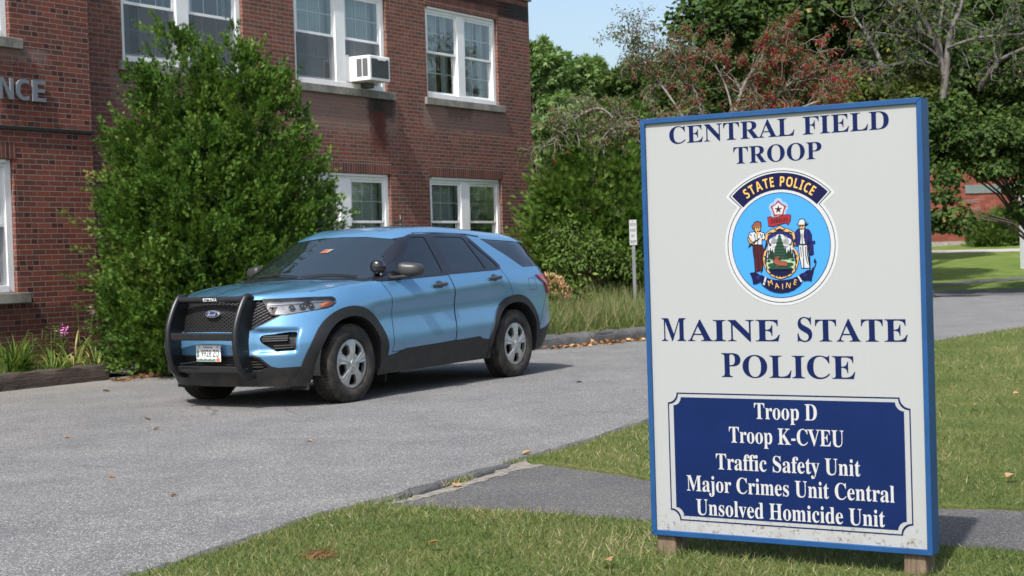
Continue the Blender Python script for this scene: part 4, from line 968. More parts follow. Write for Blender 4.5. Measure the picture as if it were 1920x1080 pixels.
# ---- wheels
def tyre_mat():
    t = NT('tyre_rubber'); co = t.coord(); f = t.noise(co, 9, 5, .65); g = t.noise(co, 60, 3)
    t.set('Base Color', t.mix(t.math('MULTIPLY', t.smooth(f, .42, .68), .55), (.014,.013,.0125), (.075,.058,.042))).set('Roughness', .88); t.bump(g, .25, .003); return t.m
M_tyre = tyre_mat(); 
def hub_mat():
    t = NT('silver_hubcap'); co = t.coord(); f = t.noise(co, 14, 4)
    t.set('Base Color', t.ramp(f, [(.3, (.40,.40,.40)), (.7, (.52,.52,.51))])).set('Metallic', .75).set('Roughness', .36); return t.m
M_hub = hub_mat(); M_steel = plain('wheel_steel', (.015,.015,.016), .6, .3)
def wheel(cx, sg, first=None):
    w = bpy.data.objects.new('wheel', None); COL.objects.link(w); w.parent = car; w.location = (cx, sg*.852, .372); w.empty_display_size = .1
    if sg < 0: w.rotation_euler = (0, 0, math.pi)
    if first:
        for ch in first.children: c = ch.copy(); COL.objects.link(c); c.parent = w
        return w
    Rt = .378
    prof = [(.238,-.10),(.25,-.12),(.31,-.128),(.352,-.118),(.371,-.100),(Rt,-.07),(Rt+.001,0),(Rt,.07),(.371,.100),(.352,.118),(.325,.127),(.29,.130),(.262,.125),(.245,.112),(.238,.095),(.232,.06)]
    mb = MB(); mb.lathe(prof, 72)
    for k in range(72):     # shoulder tread blocks and grooves
        a0 = 2*math.pi*k/72; a1 = a0 + 2*math.pi*.62/72
        for h0, h1 in ((.045,.098),(-.02,.02),(-.098,-.045)):
            q = [(Rt+.0065, h0, a0),(Rt+.0065, h0, a1),(Rt+.0065, h1, a1+.02),(Rt+.0065, h1, a0+.02),(Rt-.008, h0, a0),(Rt-.008, h0, a1),(Rt-.008-(.006 if abs(h1) > .05 else 0), h1, a1+.02),(Rt-.008-(.006 if abs(h1) > .05 else 0), h1, a0+.02)]
            mb.add([(r*math.cos(a), h, r*math.sin(a)) for r, h, a in q], [(0,1,2,3),(0,4,5,1),(1,5,6,2),(2,6,7,3),(3,7,4,0)])
    mb.build('tyre', M_tyre, w, smooth=35)
    mb = MB(); mb.lathe([(.236,-.09),(.228,.02),(.20,.045),(.0,.045)], 48); mb.build('rim', M_steel, w, smooth=40)
    # pressed cover with five windows
    rs = [.0,.022,.034,.040,.070,.104,.112,.120,.190,.197,.205,.222,.234,.238]
    def h(r, a):
        d = abs((a - R(-90) + R(36)) % R(72) - R(36))      # 0 in the middle of a window
        base = .118 - .30*max(0, r-.05)**1.35 * .55
        if r < .036: base += .008
        spoke = math.exp(-((R(36)-d)/.20)**2) ; base += .012*spoke*min(1, r/.1)*(1 if r < .2 else max(0, (.238-r)/.038))
        lip = math.exp(-((d-.385)/.06)**2) if .09 < r < .21 else 0
        base += .009*lip
        if r > .215: base += .004
        if r > .236: base -= .012
        return base
    n = 150; vs = []; fs = []
    for r in rs:
        for k in range(n): a = R(-90) + 2*math.pi*k/n; vs.append((r*math.cos(a), h(r, a), r*math.sin(a)))
    holes = set()
    for i in range(len(rs)-1):
        rm = (rs[i]+rs[i+1])/2
        for k in range(n):
            a = 2*math.pi*(k+.5)/n; d = abs((a + R(36)) % R(72) - R(36)); lim = .335 - (.06 if rm < .12 else 0) - (.07 if rm > .19 else 0)
            if .10 < rm < .204 and d < lim: holes.add((i, k)); continue
            fs.append((i*n+k, i*n+(k+1) % n, (i+1)*n+(k+1) % n, (i+1)*n+k))
    # turned-in window edges
    for (i, k) in holes:
        for (di, dk, e) in ((-1,0,((i,k),(i,k+1))),(1,0,((i+1,k+1),(i+1,k))),(0,-1,((i+1,k),(i,k))),(0,1,((i,k+1),(i+1,k+1)))):
            if (i+di, (k+dk) % n) in holes: continue
            p, q = vs[e[0][0]*n+e[0][1] % n], vs[e[1][0]*n+e[1][1] % n]; o = len(vs); vs += [p, q, (q[0]*.985, q[1]-.03, q[2]*.985), (p[0]*.985, p[1]-.03, p[2]*.985)]; fs.append((o, o+1, o+2, o+3))
    mb = MB(); mb.add(vs, fs); mb.build('hubcap', M_hub, w, smooth=32)
    return w
w0 = wheel(0.0, 1); wheel(-3.025, 1, w0); wheel(0.0, -1, w0); wheel(-3.025, -1, w0)
# ---- grille lattice and badge
mb = MB(); stp = .052
def in_gr(y, z): return inside(GRILLE, abs(y), z) 
for d in (1, -1):
    for k in range(-60, 61):
        c0 = k*stp; prev = None
        for i in range(0, 34):
            z = .72 + i*.0095; y = c0 + d*(z-.72)*1.55
            if not in_gr(y, z): prev = None; continue
            p, n = on_surf('front', (abs(y), z)); p = p + n*(-.024); p = Vector((p.x, math.copysign(p.y, y), p.z)); wv = Vector((0, .0045, .003*-d))
            if prev is not None: mb.add([prev-wv, prev+wv, p+wv, p-wv, prev-wv-Vector((.012,0,0)), prev+wv-Vector((.012,0,0)), p+wv-Vector((.012,0,0)), p-wv-Vector((.012,0,0))], [(0,1,2,3),(0,3,7,4),(1,5,6,2)])
            prev = p
mb.build('grille_mesh', plain('grille_black', (.010,.010,.011), .6), grille, fixn=False)
bx_ = on_surf('front', (.0, .897))[0].x - .004
mb = MB(); mb.lathe([(0,.022),(.9,.020),(1.0,.010),(1.0,-.02)], 40, 'x'); mb.v = [(bx_ + x, y*.090, .897 + z*.037) for x, y, z in mb.v]; bad = mb.build('badge', plain('badge_chrome', (.7,.7,.72), .2, .9), car, smooth=30)
mb = MB(); mb.lathe([(0,.0245),(.9,.0225)], 40, 'x'); mb.v = [(bx_ + x, y*.082, .897 + z*.0315) for x, y, z in mb.v]; mb.build('badge_field', plain('badge_blue', (.012,.03,.13), .2, .2, .5, .6), bad, smooth=30)
v, f = glyphs('\U0001D4D5\U0001D4F8\U0001D4FB\U0001D4ED'); lo, hi = v.min(0), v.max(0); mb = MB()
mb.add([(bx_+.0255, -.055+(p[0]-lo[0])/(hi[0]-lo[0])*.11, .879+(p[1]-lo[1])/(hi[1]-lo[1])*.037) for p in v], f); mb.build('badge_script', plain('badge_silver', (.75,.75,.77), .3, .6), bad, fixn=False)
# ---- head lamps
def lamp_mat():
    t = NT('head_lamp_inside'); co = t.coord(); f = t.noise(co, 9, 3)
    t.set('Base Color', t.ramp(f, [(.35, (.10,.105,.11)), (.65, (.26,.265,.27))])).set('Metallic', .5).set('Roughness', .35).set('Coat Weight', 1).set('Coat Roughness', .02); return t.m
def lens_mat():
    t = NT('clear_lamp_lens'); tr = t.n('BsdfTransparent'); tr.inputs[0].default_value = (.93,.95,.96,1); gl = t.n('BsdfGlossy'); gl.inputs['Roughness'].default_value = .02; fr_ = t.n('Fresnel'); fr_.inputs[0].default_value = 1.5
    mx = t.n('MixShader'); t.l(t.math('MULTIPLY_ADD', fr_.outputs[0], 1.2, .03, clamp=True), mx.inputs[0]); t.l(tr.outputs[0], mx.inputs[1]); t.l(gl.outputs[0], mx.inputs[2]); t.l(mx.outputs[0], t.t.nodes['Material Output'].inputs[0]); return t.m
M_lamp, M_lens = lamp_mat(), lens_mat(); M_amber = plain('amber_marker', (.62,.14,.015), .25, 0, .5, .5); M_bulb = plain('projector_lens', (.02,.022,.025), .06, 0, .8, 1); M_chr = plain('lamp_chrome', (.85,.86,.88), .08, 1)
hls = take(['headlight'], 'headlight', M_lamp, car, off=-.035, skirt=-.034, merged=False)
for hl, sg in zip(hls, (1, -1)):
    ids = {PARTS.index('headlight')}
    take(['headlight'], 'lens', M_lens, hl, off=-.001, sides=(sg,))
    mb = MB()
    for q, z in ((.20,.958),(.10,.952),(.285,.962)):
        p, n = on_surf('diag', (q, z)); p = p - n*.03; ms = MB(); ms.lathe([(0,.027),(.012,.024),(.022,.014),(.025,0),(.031,-.002),(.033,.006),(.035,0)], 20, 'y'); rot = n.to_track_quat('Y', 'Z').to_matrix()
        for x in ms.v: w = rot @ Vector(x) + p; mb.v.append((w.x, w.y*sg, w.z))
        mb.f += [tuple(i + len(mb.v) - len(ms.v) for i in f_) for f_ in ms.f]; mb.mi += ms.mi
    mb.build('projector', M_bulb, hl, smooth=40)
    mb = MB(); pts = [(.375,.934),(.44,.942),(.485,.955),(.508,.978),(.498,.988),(.39,.980)]; P = [on_surf('diag', p) for p in pts]; cen = on_surf('diag', (.43,.963))
    vs = [cen[0]-cen[1]*.012] + [p - n*.014 for p, n in P]; mb.add([(v_.x, v_.y*sg, v_.z) for v_ in vs], [(0, i+1, (i+1) % len(P)+1) for i in range(len(P))]); mb.build('amber_marker', M_amber, hl, fixn=False)
    mb = MB(); seam(mb, 'diag', [(-.13,.985),(-.02,.988),(.12,.994),(.28,1.000),(.42,1.004)], w=.005, up=-.022, sides=(sg,)); mb.build('light_bar', M_chr, hl, fixn=False)
mb = MB(); seam(mb, 'diag', HEAD, w=.0045, closed=True, up=.0008); mb.build('lamp_surround', M_trim, car, fixn=False)
mb = MB(); seam(mb, 'front', GRILLE[1:8], w=.006, up=.001); mb.build('grille_surround', M_trim, car, fixn=False)
# ---- fog bays with their slats
fbs = take(['fog_bay'], 'fog_bay', M_black, car, off=-.05, skirt=-.049, merged=False)
for sg, fb in zip((1, -1), fbs):
  for z0, ya, yb, rr in ((.655,.52,.745,.012),(.675,.53,.745,.010),(.635,.525,.745,.011),(.588,.63,.79,.008),(.565,.64,.79,.008)):
    pts = [on_surf('front', (ya+(yb-ya)*k/8, z0+.004*k/8)) for k in range(9)]; mb = MB(); mb.tube([((p-n*(.012 if z0 > .6 else .03)).x, (p-n*(.012 if z0 > .6 else .03)).y*sg, p.z) for p, n in pts], rr, 6); mb.build('slat', M_clad, fb, smooth=40)
for z0 in (.395,.42,.445,.47):
    pts = [on_surf('front', (-.54+1.08*k/16 if False else abs(-.54+1.08*k/16), z0)) for k in range(17)]
    mb = MB(); mb.tube([(p.x-.018, -.53+1.06*k/16, z0) for k, (p, n) in enumerate(pts)], .006, 5); mb.build('slat', M_clad, car, smooth=40)
# ---- push bumper
M_push = plain('push_bumper_black', (.011,.0115,.0125), .38, 0, .5, var=.2, scale=20)
pb = bpy.data.objects.new('push_bumper', None); COL.objects.link(pb); pb.parent = car; pb.empty_display_size = .1
prof = [(.80,1.035),(.835,1.058),(.875,1.058),(.905,1.035),(.955,.965),(1.005,.87),(1.04,.78),(1.052,.70),(1.052,.60),(1.043,.52),(1.015,.43),(.975,.365),(.925,.328),(.865,.312),(.80,.315)]
def cr(P, k=5):
    out = []
    for i in range(len(P)-1):
        p0, p1, p2, p3 = (Vector(P[max(i-1,0)]), Vector(P[i]), Vector(P[i+1]), Vector(P[min(i+2,len(P)-1)]))
        for j in range(k): t = j/k; out.append(tuple(.5*((2*p1)+(p2-p0)*t+(2*p0-5*p1+4*p2-p3)*t*t+(3*p1-p0-3*p2+p3)*t**3)))
    out.append(tuple(P[-1])); return out
PR = cr(prof)
for sg in (1, -1):
    mb = MB(); y = .42*sg; mb.tube([(x, y, z) for x, z in PR], .030, 12)
    back = [(.82,.33),(.83,.53),(.80,.80),(.765,1.0)]
    mb.prism([(x, z) for x, z in PR] + back, y-.006, y+.006, 'y'); u = mb.build('upright', M_push, pb, smooth=40)
    mb = MB()
    for x, z in ((.905,.545),(.93,.545),(.905,.385),(.93,.385)): mb.lathe([(0,.012),(.007,.011),(.008,.006)], 10, 'y', (x, y, z)); 
    mb.build('bolt', plain('bolt_steel', (.12,.12,.12), .4, .8) if sg > 0 else bpy.data.materials['bolt_steel'], u, smooth=40)
mb = MB(); mb.tube([(.885,-.42,1.032),(.885,.42,1.032)], .031, 14); tb = mb.build('top_bar', M_push, pb, smooth=40)
mb = MB(); mb.box(.99,1.047,-.415,.415,.655,.725); mb.build('cross_bar', M_push, pb, bevel=.012)
mb = MB(); mb.box(.90,.95,-.415,.415,.345,.41); mb.build('lower_bar', M_push, pb, bevel=.012)
mb = MB(); text_into(mb, 'SETINA', -.085, .085, 1.020, .028, 0, serif=False); mb.v = [(.885+.0318*math.cos((z-1.032)/.0318), x, 1.032+.0318*math.sin((z-1.032)/.0318)) for x, _, z in mb.v]; mb.build('lettering', plain('white_lettering', (.75,.75,.75), .5), tb, fixn=False)
mb = MB(); mb.tube([(.98,-.34,.43),(1.0,-.12,.452)], .007, 6); mb.build('cable', M_push, pb, smooth=40)
# ---- number plate
lp = MB(); X0 = .958; lp.box(X0-.006, X0, -.152, .152, .452, .605); lpo = lp.build('license_plate', plain('plate_white', (.62,.63,.62), .4, var=.1, scale=25), car, bevel=.002)
def lpl(txt, y0, y1, z, cap, mat, nm='lettering', serif=False, raw=False):
    mb = MB(); text_into(mb, txt, y0, y1, z, cap, 0, serif=serif, raw=raw); mb.v = [(X0+.0012, x, zz) for x, _, zz in mb.v]; mb.build(nm, mat, lpo, fixn=False)
K_pl = plain('plate_ink', (.015,.02,.03), .5)
lpl('9928', -.092, .035, .499, .066, K_pl, raw=True); lpl('ZQ', .055, .132, .499, .066, K_pl, raw=True); lpl('MAINE', -.06, .055, .580, .016, K_pl)
mb = MB(); P = [(-.148,.456),(.088,.456),(.088,.476)] + [(.088-.236*k/14, .478+.006*math.sin(k*1.9)) for k in range(1, 15)]; mb.add([(X0+.0009, y, z) for y, z in P], [tuple(range(len(P)))]); mb.build('scenic_strip', plain('plate_green', (.10,.17,.13), .5), lpo, fixn=False)
mb = MB(); P = [(-.140,.49),(-.128,.49),(-.112,.505),(-.118,.53),(-.108,.54),(-.125,.555),(-.13,.585),(-.138,.555),(-.15,.535),(-.138,.525),(-.148,.505)]; mb.add([(X0+.0009, y, z) for y, z in P], [tuple(range(len(P)))]); mb.build('pine_emblem', bpy.data.materials['plate_green'], lpo, fixn=False)
mb = MB(); mb.add([(X0+.0014, y, z) for y, z in ((.095,.457),(.140,.457),(.140,.485),(.095,.485))], [(0,1,2,3)]); mb.build('sticker', plain('plate_orange', (.55,.13,.05), .5), lpo, fixn=False)
mb = MB(); mb.add([(X0+.0014, y, z) for y, z in ((.098,.580),(.128,.580),(.128,.600),(.098,.600))] + [(X0+.0014, y, z) for y, z in ((-.128,.582),(-.098,.582),(-.098,.600),(-.128,.600))], [(0,1,2,3),(4,5,6,7)]); mb.build('month_sticker', plain('plate_grey', (.35,.36,.37), .5), lpo, fixn=False)
MB().box(.88, X0-.0062, -.10, .10, .48, .58).build('plate_bracket', M_black, lpo)
# ---- mirrors
M_mir = plain('mirror_black', (.035,.035,.036), .42, 0, .5, var=.1)
for sg in (1, -1):
    bm = bmesh.new(); bmesh.ops.create_uvsphere(bm, u_segments=28, v_segments=16, radius=1)
    for v in bm.verts:
        x, y, z = v.co; q = lambda t, e: math.copysign(abs(t)**e, t)
        X, Y, Z = q(x, .8)*.088, q(y, .62)*.118, q(z, .70)*.070
        if X < -.035: X = -.035 + (X+.035)*.12
        Z *= (1 - .12*(Y/.118)); Z += .012*max(0, -Y/.118) - .010; X += -.05*(Y/.118)**1 * .9
        v.co = (-.945+X, sg*(1.025+Y), 1.264+Z)
    me = bpy.data.meshes.new('mirror'); bm.to_mesh(me); bm.free(); me.materials.append(M_mir); shade(me); mo = link('mirror', me, car)
    mb = MB(); P = [Vector((-.72,.905,1.172)), Vector((-.80,.935,1.178)), Vector((-.89,.99,1.192)), Vector((-.94,1.06,1.20))]; mb.tube([(p.x, p.y*sg, p.z) for p in P], [.030,.026,.024,.018], 10); mb.v = [(x, y, 1.185+(z-1.185)*.75) for x, y, z in mb.v]; mb.build('mirror_arm', M_mir, mo, smooth=50)
    mb = MB(); pts = [(-.60,1.192),(-.66,1.170),(-.915,1.178),(-.91,1.35),(-.90,1.36)]; P = [on_surf('side', p) for p in pts]; mb.add([(v_.x, (v_.y+.004)*sg, v_.z) for v_, n in P], [tuple(range(len(P)))]); mb.build('mirror_sail', M_trim, mo, fixn=False)
# ---- door handles
for d, xa, xb, z in ((0,-1.395,-1.650,1.078),(1,-2.475,-2.725,1.118)):
    for sg, door in ((1, (FDs, RDs)[d][0]), (-1, (FDs, RDs)[d][1])):
        mb = MB(); pts = []
        for k in range(9):
            t = k/8; p, n = on_surf('side', (xa+(xb-xa)*t, z+.012*t)); lift = .034*math.sin(math.pi*min(1, max(0, t*.92+.04)))**.5; pts.append((p.x, (p.y+lift)*sg, p.z))
        mb.tube(pts, [.014,.019,.020,.020,.020,.020,.020,.019,.013], 10); h_ = mb.build('handle', M_mir, door, smooth=50)
        mb = MB(); P = [on_surf('side', (( xa+xb)/2 + .068*math.cos(R(a)), z+.008+.040*math.sin(R(a)))) for a in range(0, 360, 15)]; mb.add([(p.x, (p.y+.0015)*sg, p.z) for p, n in P], [tuple(range(len(P)))]); mb.build('handle_recess_shade', plain('handle_recess_shade_blue', (.02,.05,.09), .4) if 'handle_recess_shade_blue' not in bpy.data.materials else bpy.data.materials['handle_recess_shade_blue'], h_, fixn=False)  # flat patch on the door: shade behind the handle painted as dark blue
# ---- spotlight, aerials, wipers, sticker
sl = MB(); sl.lathe([(0,-.062),(.03,-.060),(.056,-.046),(.070,-.022),(.075,.004),(.074,.022),(.078,.030),(.078,.040),(.070,.042),(.0,.046)], 32, 'x'); sl.v = [(-.615+x*math.cos(R(200))-y*math.sin(R(200)), .845+x*math.sin(R(200))+y*math.cos(R(200)), 1.296+z) for x, y, z in sl.v]; slo = sl.build('spotlight', plain('spotlight_black', (.010,.010,.011), .22, 0, .6, .4), car, smooth=50)
mb = MB(); mb.tube([(-.645,.86,1.235),(-.655,.86,1.20),(-.66,.872,1.165)], [.016,.013,.020], 10); mb.build('spotlight_bracket', plain('chrome', (.8,.8,.82), .12, 1), slo, smooth=50)
mb = MB(); mb.tube([(-1.80,.30,1.70),(-1.80,.30,1.735)], [.016,.012], 10).tube([(-1.80,.30,1.735),(-1.80,.30,1.79)], [.014,.014], 10); an = mb.build('antenna', M_black, car, smooth=40)
mb = MB(); mb.tube([(-1.80,.30,1.79),(-1.80,.30,1.84)], [.004,.003], 8); mb.tube([(-1.80,.30,1.735),(-1.80,.30,1.741)], [.017,.017], 10); mb.build('antenna_tip', bpy.data.materials['chrome'], an, smooth=40)
mb = MB(); mb.lathe([(.0,.030),(.02,.026),(.032,.01),(.034,-.01)], 18, 'z', (-1.62,-.05,1.708)); mb.build('antenna_puck', M_black, car, smooth=40)
mb = MB()
for ya, yb in ((-.05,.62),(-.68,-.08)):
    pts = []
    for k in range(12): y = ya+(yb-ya)*k/11; p, n = on_surf('front', (abs(y), 1.205+.02*math.sin(math.pi*k/11))); pts.append((p.x+n.x*.012, math.copysign(p.y, y), p.z+n.z*.012))
    mb.tube(pts, .007, 6)
mb.build('wiper', M_black, car, smooth=40)
def on_ws(nm, quad_, mat):
    P = [on_surf('front', (abs(y), z)) for y, z in quad_]; mb = MB(); mb.add([(p.x+n.x*.002, math.copysign(p.y, y), p.z+n.z*.002) for (p, n), (y, z) in zip(P, quad_)], [tuple(range(len(P)))]); mb.build(nm, mat, car, fixn=False)
on_ws('sticker', [(-.107,1.449),(-.03,1.449),(-.01,1.478),(-.085,1.478)], plain('sticker_orange', (.30,.09,.045), .3)); on_ws('sticker', [(-.028,1.450),(.0,1.451),(.036,1.487),(-.065,1.485),(-.072,1.479),(-.008,1.479)], plain('sticker_white', (.26,.22,.17), .3))
mb = MB(); mb.box(-1.0,-.50,-.6,.6,1.10,1.15); mb.build('dashboard', M_black, car)
mb = MB()
for sg in (1,-1): mb.tube([on_surf('side', p)[0]*1 + Vector((0,.006,0)) if sg > 0 else Vector((on_surf('side', p)[0].x, -on_surf('side', p)[0].y-.006, p[1])) for p in ((-2.70,1.588),(-2.45,1.614),(-1.85,1.632),(-1.45,1.630))], .007, 6)
mb.build('roof_moulding', M_trim, car, smooth=40)
for cx_, z0 in ((-.72,.14),(.50,.16)):
    for sg in (1,-1): MB().box(cx_-.008, cx_+.008, sg*.72-.11, sg*.72+.11, z0, .34).build('mud_flap', M_black, car)
BM.free()
# ------------------------------------------------------------------ plants
RNG = np.random.default_rng(7)
def unit(v): return v / (np.linalg.norm(v, axis=-1, keepdims=True) + 1e-9)
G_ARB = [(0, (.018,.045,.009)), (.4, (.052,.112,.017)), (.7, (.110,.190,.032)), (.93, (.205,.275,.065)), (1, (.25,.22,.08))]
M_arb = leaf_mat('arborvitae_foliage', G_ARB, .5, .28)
M_arb2 = leaf_mat('cedar_foliage', [(0, (.032,.074,.014)), (.5, (.078,.148,.025)), (.85, (.145,.225,.042)), (1, (.21,.24,.07))], .5, .28)
M_maple = leaf_mat('maple_foliage', [(0, (.024,.048,.013)), (.5, (.050,.088,.021)), (.88, (.095,.138,.034)), (1, (.22,.19,.055))], .5, .28)
M_far_haze = leaf_mat('hazy_far_foliage', [(0, (.11,.175,.065)), (.5, (.155,.24,.085)), (1, (.21,.31,.12))], .6, .3)  # distance haze is put into these paler leaf greens
M_crab = leaf_mat('crabapple_foliage', [(0, (.045,.080,.024)), (.55, (.080,.115,.038)), (.8, (.12,.11,.05)), (1, (.22,.09,.06))], .6, .3)
M_berry = leaf_mat('red_berry', [(0, (.13,.010,.016)), (.6, (.27,.018,.028)), (1, (.42,.04,.04))], .35, .0)
M_juni = leaf_mat('juniper_foliage', [(0, (.040,.075,.016)), (.6, (.085,.14,.028)), (1, (.16,.21,.05))], .6, .25)
def bark(name, a, b, sc=(14,14,3)):
    t = NT(name); co = t.coord(); mp = t.n('Mapping'); mp.inputs['Scale'].default_value = sc; t.l(co, mp.inputs[0]); f = t.noise(mp.outputs[0], 1.2, 5, .7)
    t.set('Base Color', t.ramp(f, [(.3, a), (.7, b)])).set('Roughness', .92); t.bump(f, .7, .02); return t.m
M_bark = bark('brown_bark', (.035,.027,.020), (.12,.095,.07)); M_gbark = bark('grey_bark', (.045,.040,.036), (.17,.155,.14)); M_cbark = bark('crabapple_bark', (.085,.07,.06), (.26,.225,.195))
# leaf templates: (side, along, normal)
def spray_t():
    V = []; F = []
    for a, L, w, z in ((0,1.15,.06,0),(-24,.80,.055,.05),(24,.80,.055,.05),(-46,.52,.05,.10),(46,.52,.05,.10),(-12,1.0,.04,-.06),(13,.95,.04,-.05)):
        d = (math.sin(R(a)), math.cos(R(a))); s_ = (d[1], -d[0]); o = len(V); b0 = .12*abs(a)/62
        V += [(0, b0, 0), (d[0]*L*.5 + s_[0]*w, b0+d[1]*L*.5 + s_[1]*w, z*.5), (d[0]*L, b0+d[1]*L, z-.06), (d[0]*L*.5 - s_[0]*w, b0+d[1]*L*.5 - s_[1]*w, z*.5)]; F.append((o, o+1, o+2, o+3))
    return V, F
SPRAY = spray_t()
MAPLE = ([(0,0,0),(.34,.12,.04),(.52,.42,-.03),(.22,.62,.02),(0,1,-.06),(-.22,.62,.02),(-.52,.42,-.03),(-.34,.12,.04),(0,.45,.06)], [(0,1,2,8),(8,2,3,4),(8,4,5,6),(8,6,7,0)])
LEAF = ([(0,0,0),(.24,.45,.05),(0,1,-.04),(-.24,.45,.05)], [(0,1,2,3)])
TUFT = ([(0,0,0),(.30,.35,.10),(.10,1.0,.0),(-.06,.5,.0), (0,0,0),(-.34,.30,.08),(-.42,.85,-.05),(-.05,.55,.05), (0,0,.0),(.08,.3,-.2),(.5,.75,-.25),(.34,.3,-.05)], [(0,1,2,3),(4,7,6,5),(8,9,10,11)])
def blobby_bush(name, c, prof, H, nl, per, size, mat, rng, sx=1.0, sy=1.0, lump=.34, parent=None, up=.55, spikes=26, core=True, squash=1.0):
    """sprays grouped in lumps over (and through) a body of revolution with profile prof: height fraction -> radius"""
    hs = np.array([p[0] for p in prof]); rs = np.array([p[1] for p in prof])
    P = []; D = []; Nn = []; var = []; S = []
    hh = rng.random(nl*3); keep = rng.random(nl*3) < (np.interp(hh, hs, rs)/rs.max())**.6; hh = hh[keep][:nl]; ph = rng.random(len(hh))*2*np.pi
    phase = rng.random(6)*6.28
    for h, a in zip(hh, ph):
        r = np.interp(h, hs, rs) * (1 + .10*math.sin(3*a+phase[0]+h*5) + .08*math.sin(5*a+phase[1]-h*9)) * rng.uniform(.74, 1.05)
        cen = np.array([math.cos(a)*r*sx, math.sin(a)*r*sy, h*H]); out = np.array([math.cos(a), math.sin(a), .25 + .9*(h-.35)]); out /= np.linalg.norm(out)
        lr = lump*rng.uniform(.6, 1.25)*(.65+.5*np.interp(h, hs, rs)/rs.max()); base = rng.normal(.42, .13)
        nf = 6; m = max(4, per//nf)
        for _f in range(nf):
            ax = unit(out*.85 + np.array([0,0,up]) + rng.normal(size=3)*.62); o0 = cen - out*lr*.75 + rng.normal(size=3)*lr*.38*np.array([1,1,1.2]); L = lr*rng.uniform(1.0, 1.9)
            t = rng.random(m)**.75; lat = rng.normal(size=(m,3)); lat -= ax*(lat @ ax)[:, None]; lat = unit(lat)
            P.append(o0 + ax*(t*L)[:, None] + lat*((1-t*.75)*lr*.30*rng.random(m))[:, None]); D.append(unit(ax*(.55+.6*t)[:, None] + lat*(.75*(1-.6*t))[:, None] + np.array([0,0,.15])))
            Nn.append(unit(np.cross(ax, lat) + rng.normal(size=(m,3))*.35)); var.append(base - .10 + rng.normal(size=m)*.12 + .26*t); S.append(1.12-.42*t)
    # leading shoots that break the outline
    for _ in range(spikes):
        h = rng.uniform(.45, 1.0); a = rng.random()*6.283; r = np.interp(h, hs, rs); o = np.array([math.cos(a)*r*sx, math.sin(a)*r*sy, h*H]); d0 = unit(np.array([math.cos(a)*.55, math.sin(a)*.55, 1.0]))
        L = rng.uniform(.15, .42)*(H/4); k = 14; t = rng.random((k,1)); P.append(o - d0*.1 + d0*L*t + rng.normal(size=(k,3))*.03); D.append(unit(d0 + rng.normal(size=(k,3))*.5)); Nn.append(unit(rng.normal(size=(k,3)))); var.append(np.clip(rng.normal(.6,.15,k),0,1)); S.append(np.full(k, .75))
    P = np.concatenate(P); D = np.concatenate(D); Nn = np.concatenate(Nn); var = np.clip(np.concatenate(var), 0, 1); S = np.concatenate(S)
    ok = P[:, 2] > .04; P, D, Nn, var, S = P[ok], D[ok], Nn[ok], var[ok], S[ok]
    sz = size*S*rng.uniform(.65, 1.25, len(P))
    return P, D, Nn, var, sz
LEADER = [(0,.9),(.12,1.0),(.45,1.0),(.66,.88),(.82,.66),(.93,.40),(1,.14)]
def bush(name, label, cat, loc, prof, H, nl, per, size, mat, seed, group=None, **kw):
    rng = np.random.default_rng(seed); root = thing(name, label, cat, loc, 0, group)
    leaders = kw.pop('leaders', None)
    if leaders:
        acc = []
        for dx, dy, h_, r_, n_ in leaders:
            q = blobby_bush(name, None, [(f, v*r_) for f, v in LEADER], h_, n_, per, size, mat, rng, **kw); acc.append((q[0] + np.array([dx, dy, 0]), *q[1:]))
        P, D, Nn, var, sz = (np.concatenate([a[i] for a in acc]) for i in range(5))
    else: P, D, Nn, var, sz = blobby_bush(name, None, prof, H, nl, per, size, mat, rng, **kw)
    # inner twigs and foliage block daylight; inner shade is put into the darker green
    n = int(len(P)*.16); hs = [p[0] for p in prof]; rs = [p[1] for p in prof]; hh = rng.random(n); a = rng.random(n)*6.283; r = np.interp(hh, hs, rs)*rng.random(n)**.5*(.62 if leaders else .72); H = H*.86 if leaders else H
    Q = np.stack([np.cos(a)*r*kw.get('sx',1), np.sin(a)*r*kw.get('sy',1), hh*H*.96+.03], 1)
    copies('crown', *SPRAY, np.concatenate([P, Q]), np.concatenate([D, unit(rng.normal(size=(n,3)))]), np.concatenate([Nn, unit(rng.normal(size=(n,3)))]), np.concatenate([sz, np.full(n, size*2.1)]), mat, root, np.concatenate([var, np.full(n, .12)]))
    mb = MB(); mb.tube([(0,0,-.05),(.02,.01,H*.35),(0,.03,H*.85)], [.09*H/4,.07*H/4,.015], 8)
    for k in range(10): a = k*2.4; h = H*(.06+.07*k); rr = np.interp(h/H, hs, rs)*.7; mb.tube([(0,0,h*.7),(math.cos(a)*rr*.5,math.sin(a)*rr*.5,h+.1),(math.cos(a)*rr,math.sin(a)*rr,h+.35)], [.03,.02,.006], 5)
    mb.build('trunk', M_bark, root, smooth=50); return root
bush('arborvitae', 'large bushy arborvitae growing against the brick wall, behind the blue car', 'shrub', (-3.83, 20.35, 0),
     [(0,1.30),(.06,1.42),(.2,1.40),(.35,1.47),(.5,1.50),(.62,1.38),(.74,1.12),(.84,.86),(.9,.62),(.96,.34),(1,.08)], 4.15, 720, 150, .072, M_arb, 11, lump=.25, spikes=16, leaders=[(.06,0,3.0,1.22,230),(.02,.15,3.75,1.05,130),(-.32,-.2,4.36,.88,130),(.40,-.1,4.22,.95,130),(.82,.0,3.80,.80,105),(-.68,-.05,3.72,.72,100),(1.0,-.3,2.85,.55,60),(-.80,-.25,3.0,.48,60),(.1,-.75,3.1,.72,80),(-.45,-.7,2.5,.62,60),(.7,-.65,2.4,.6,60)])

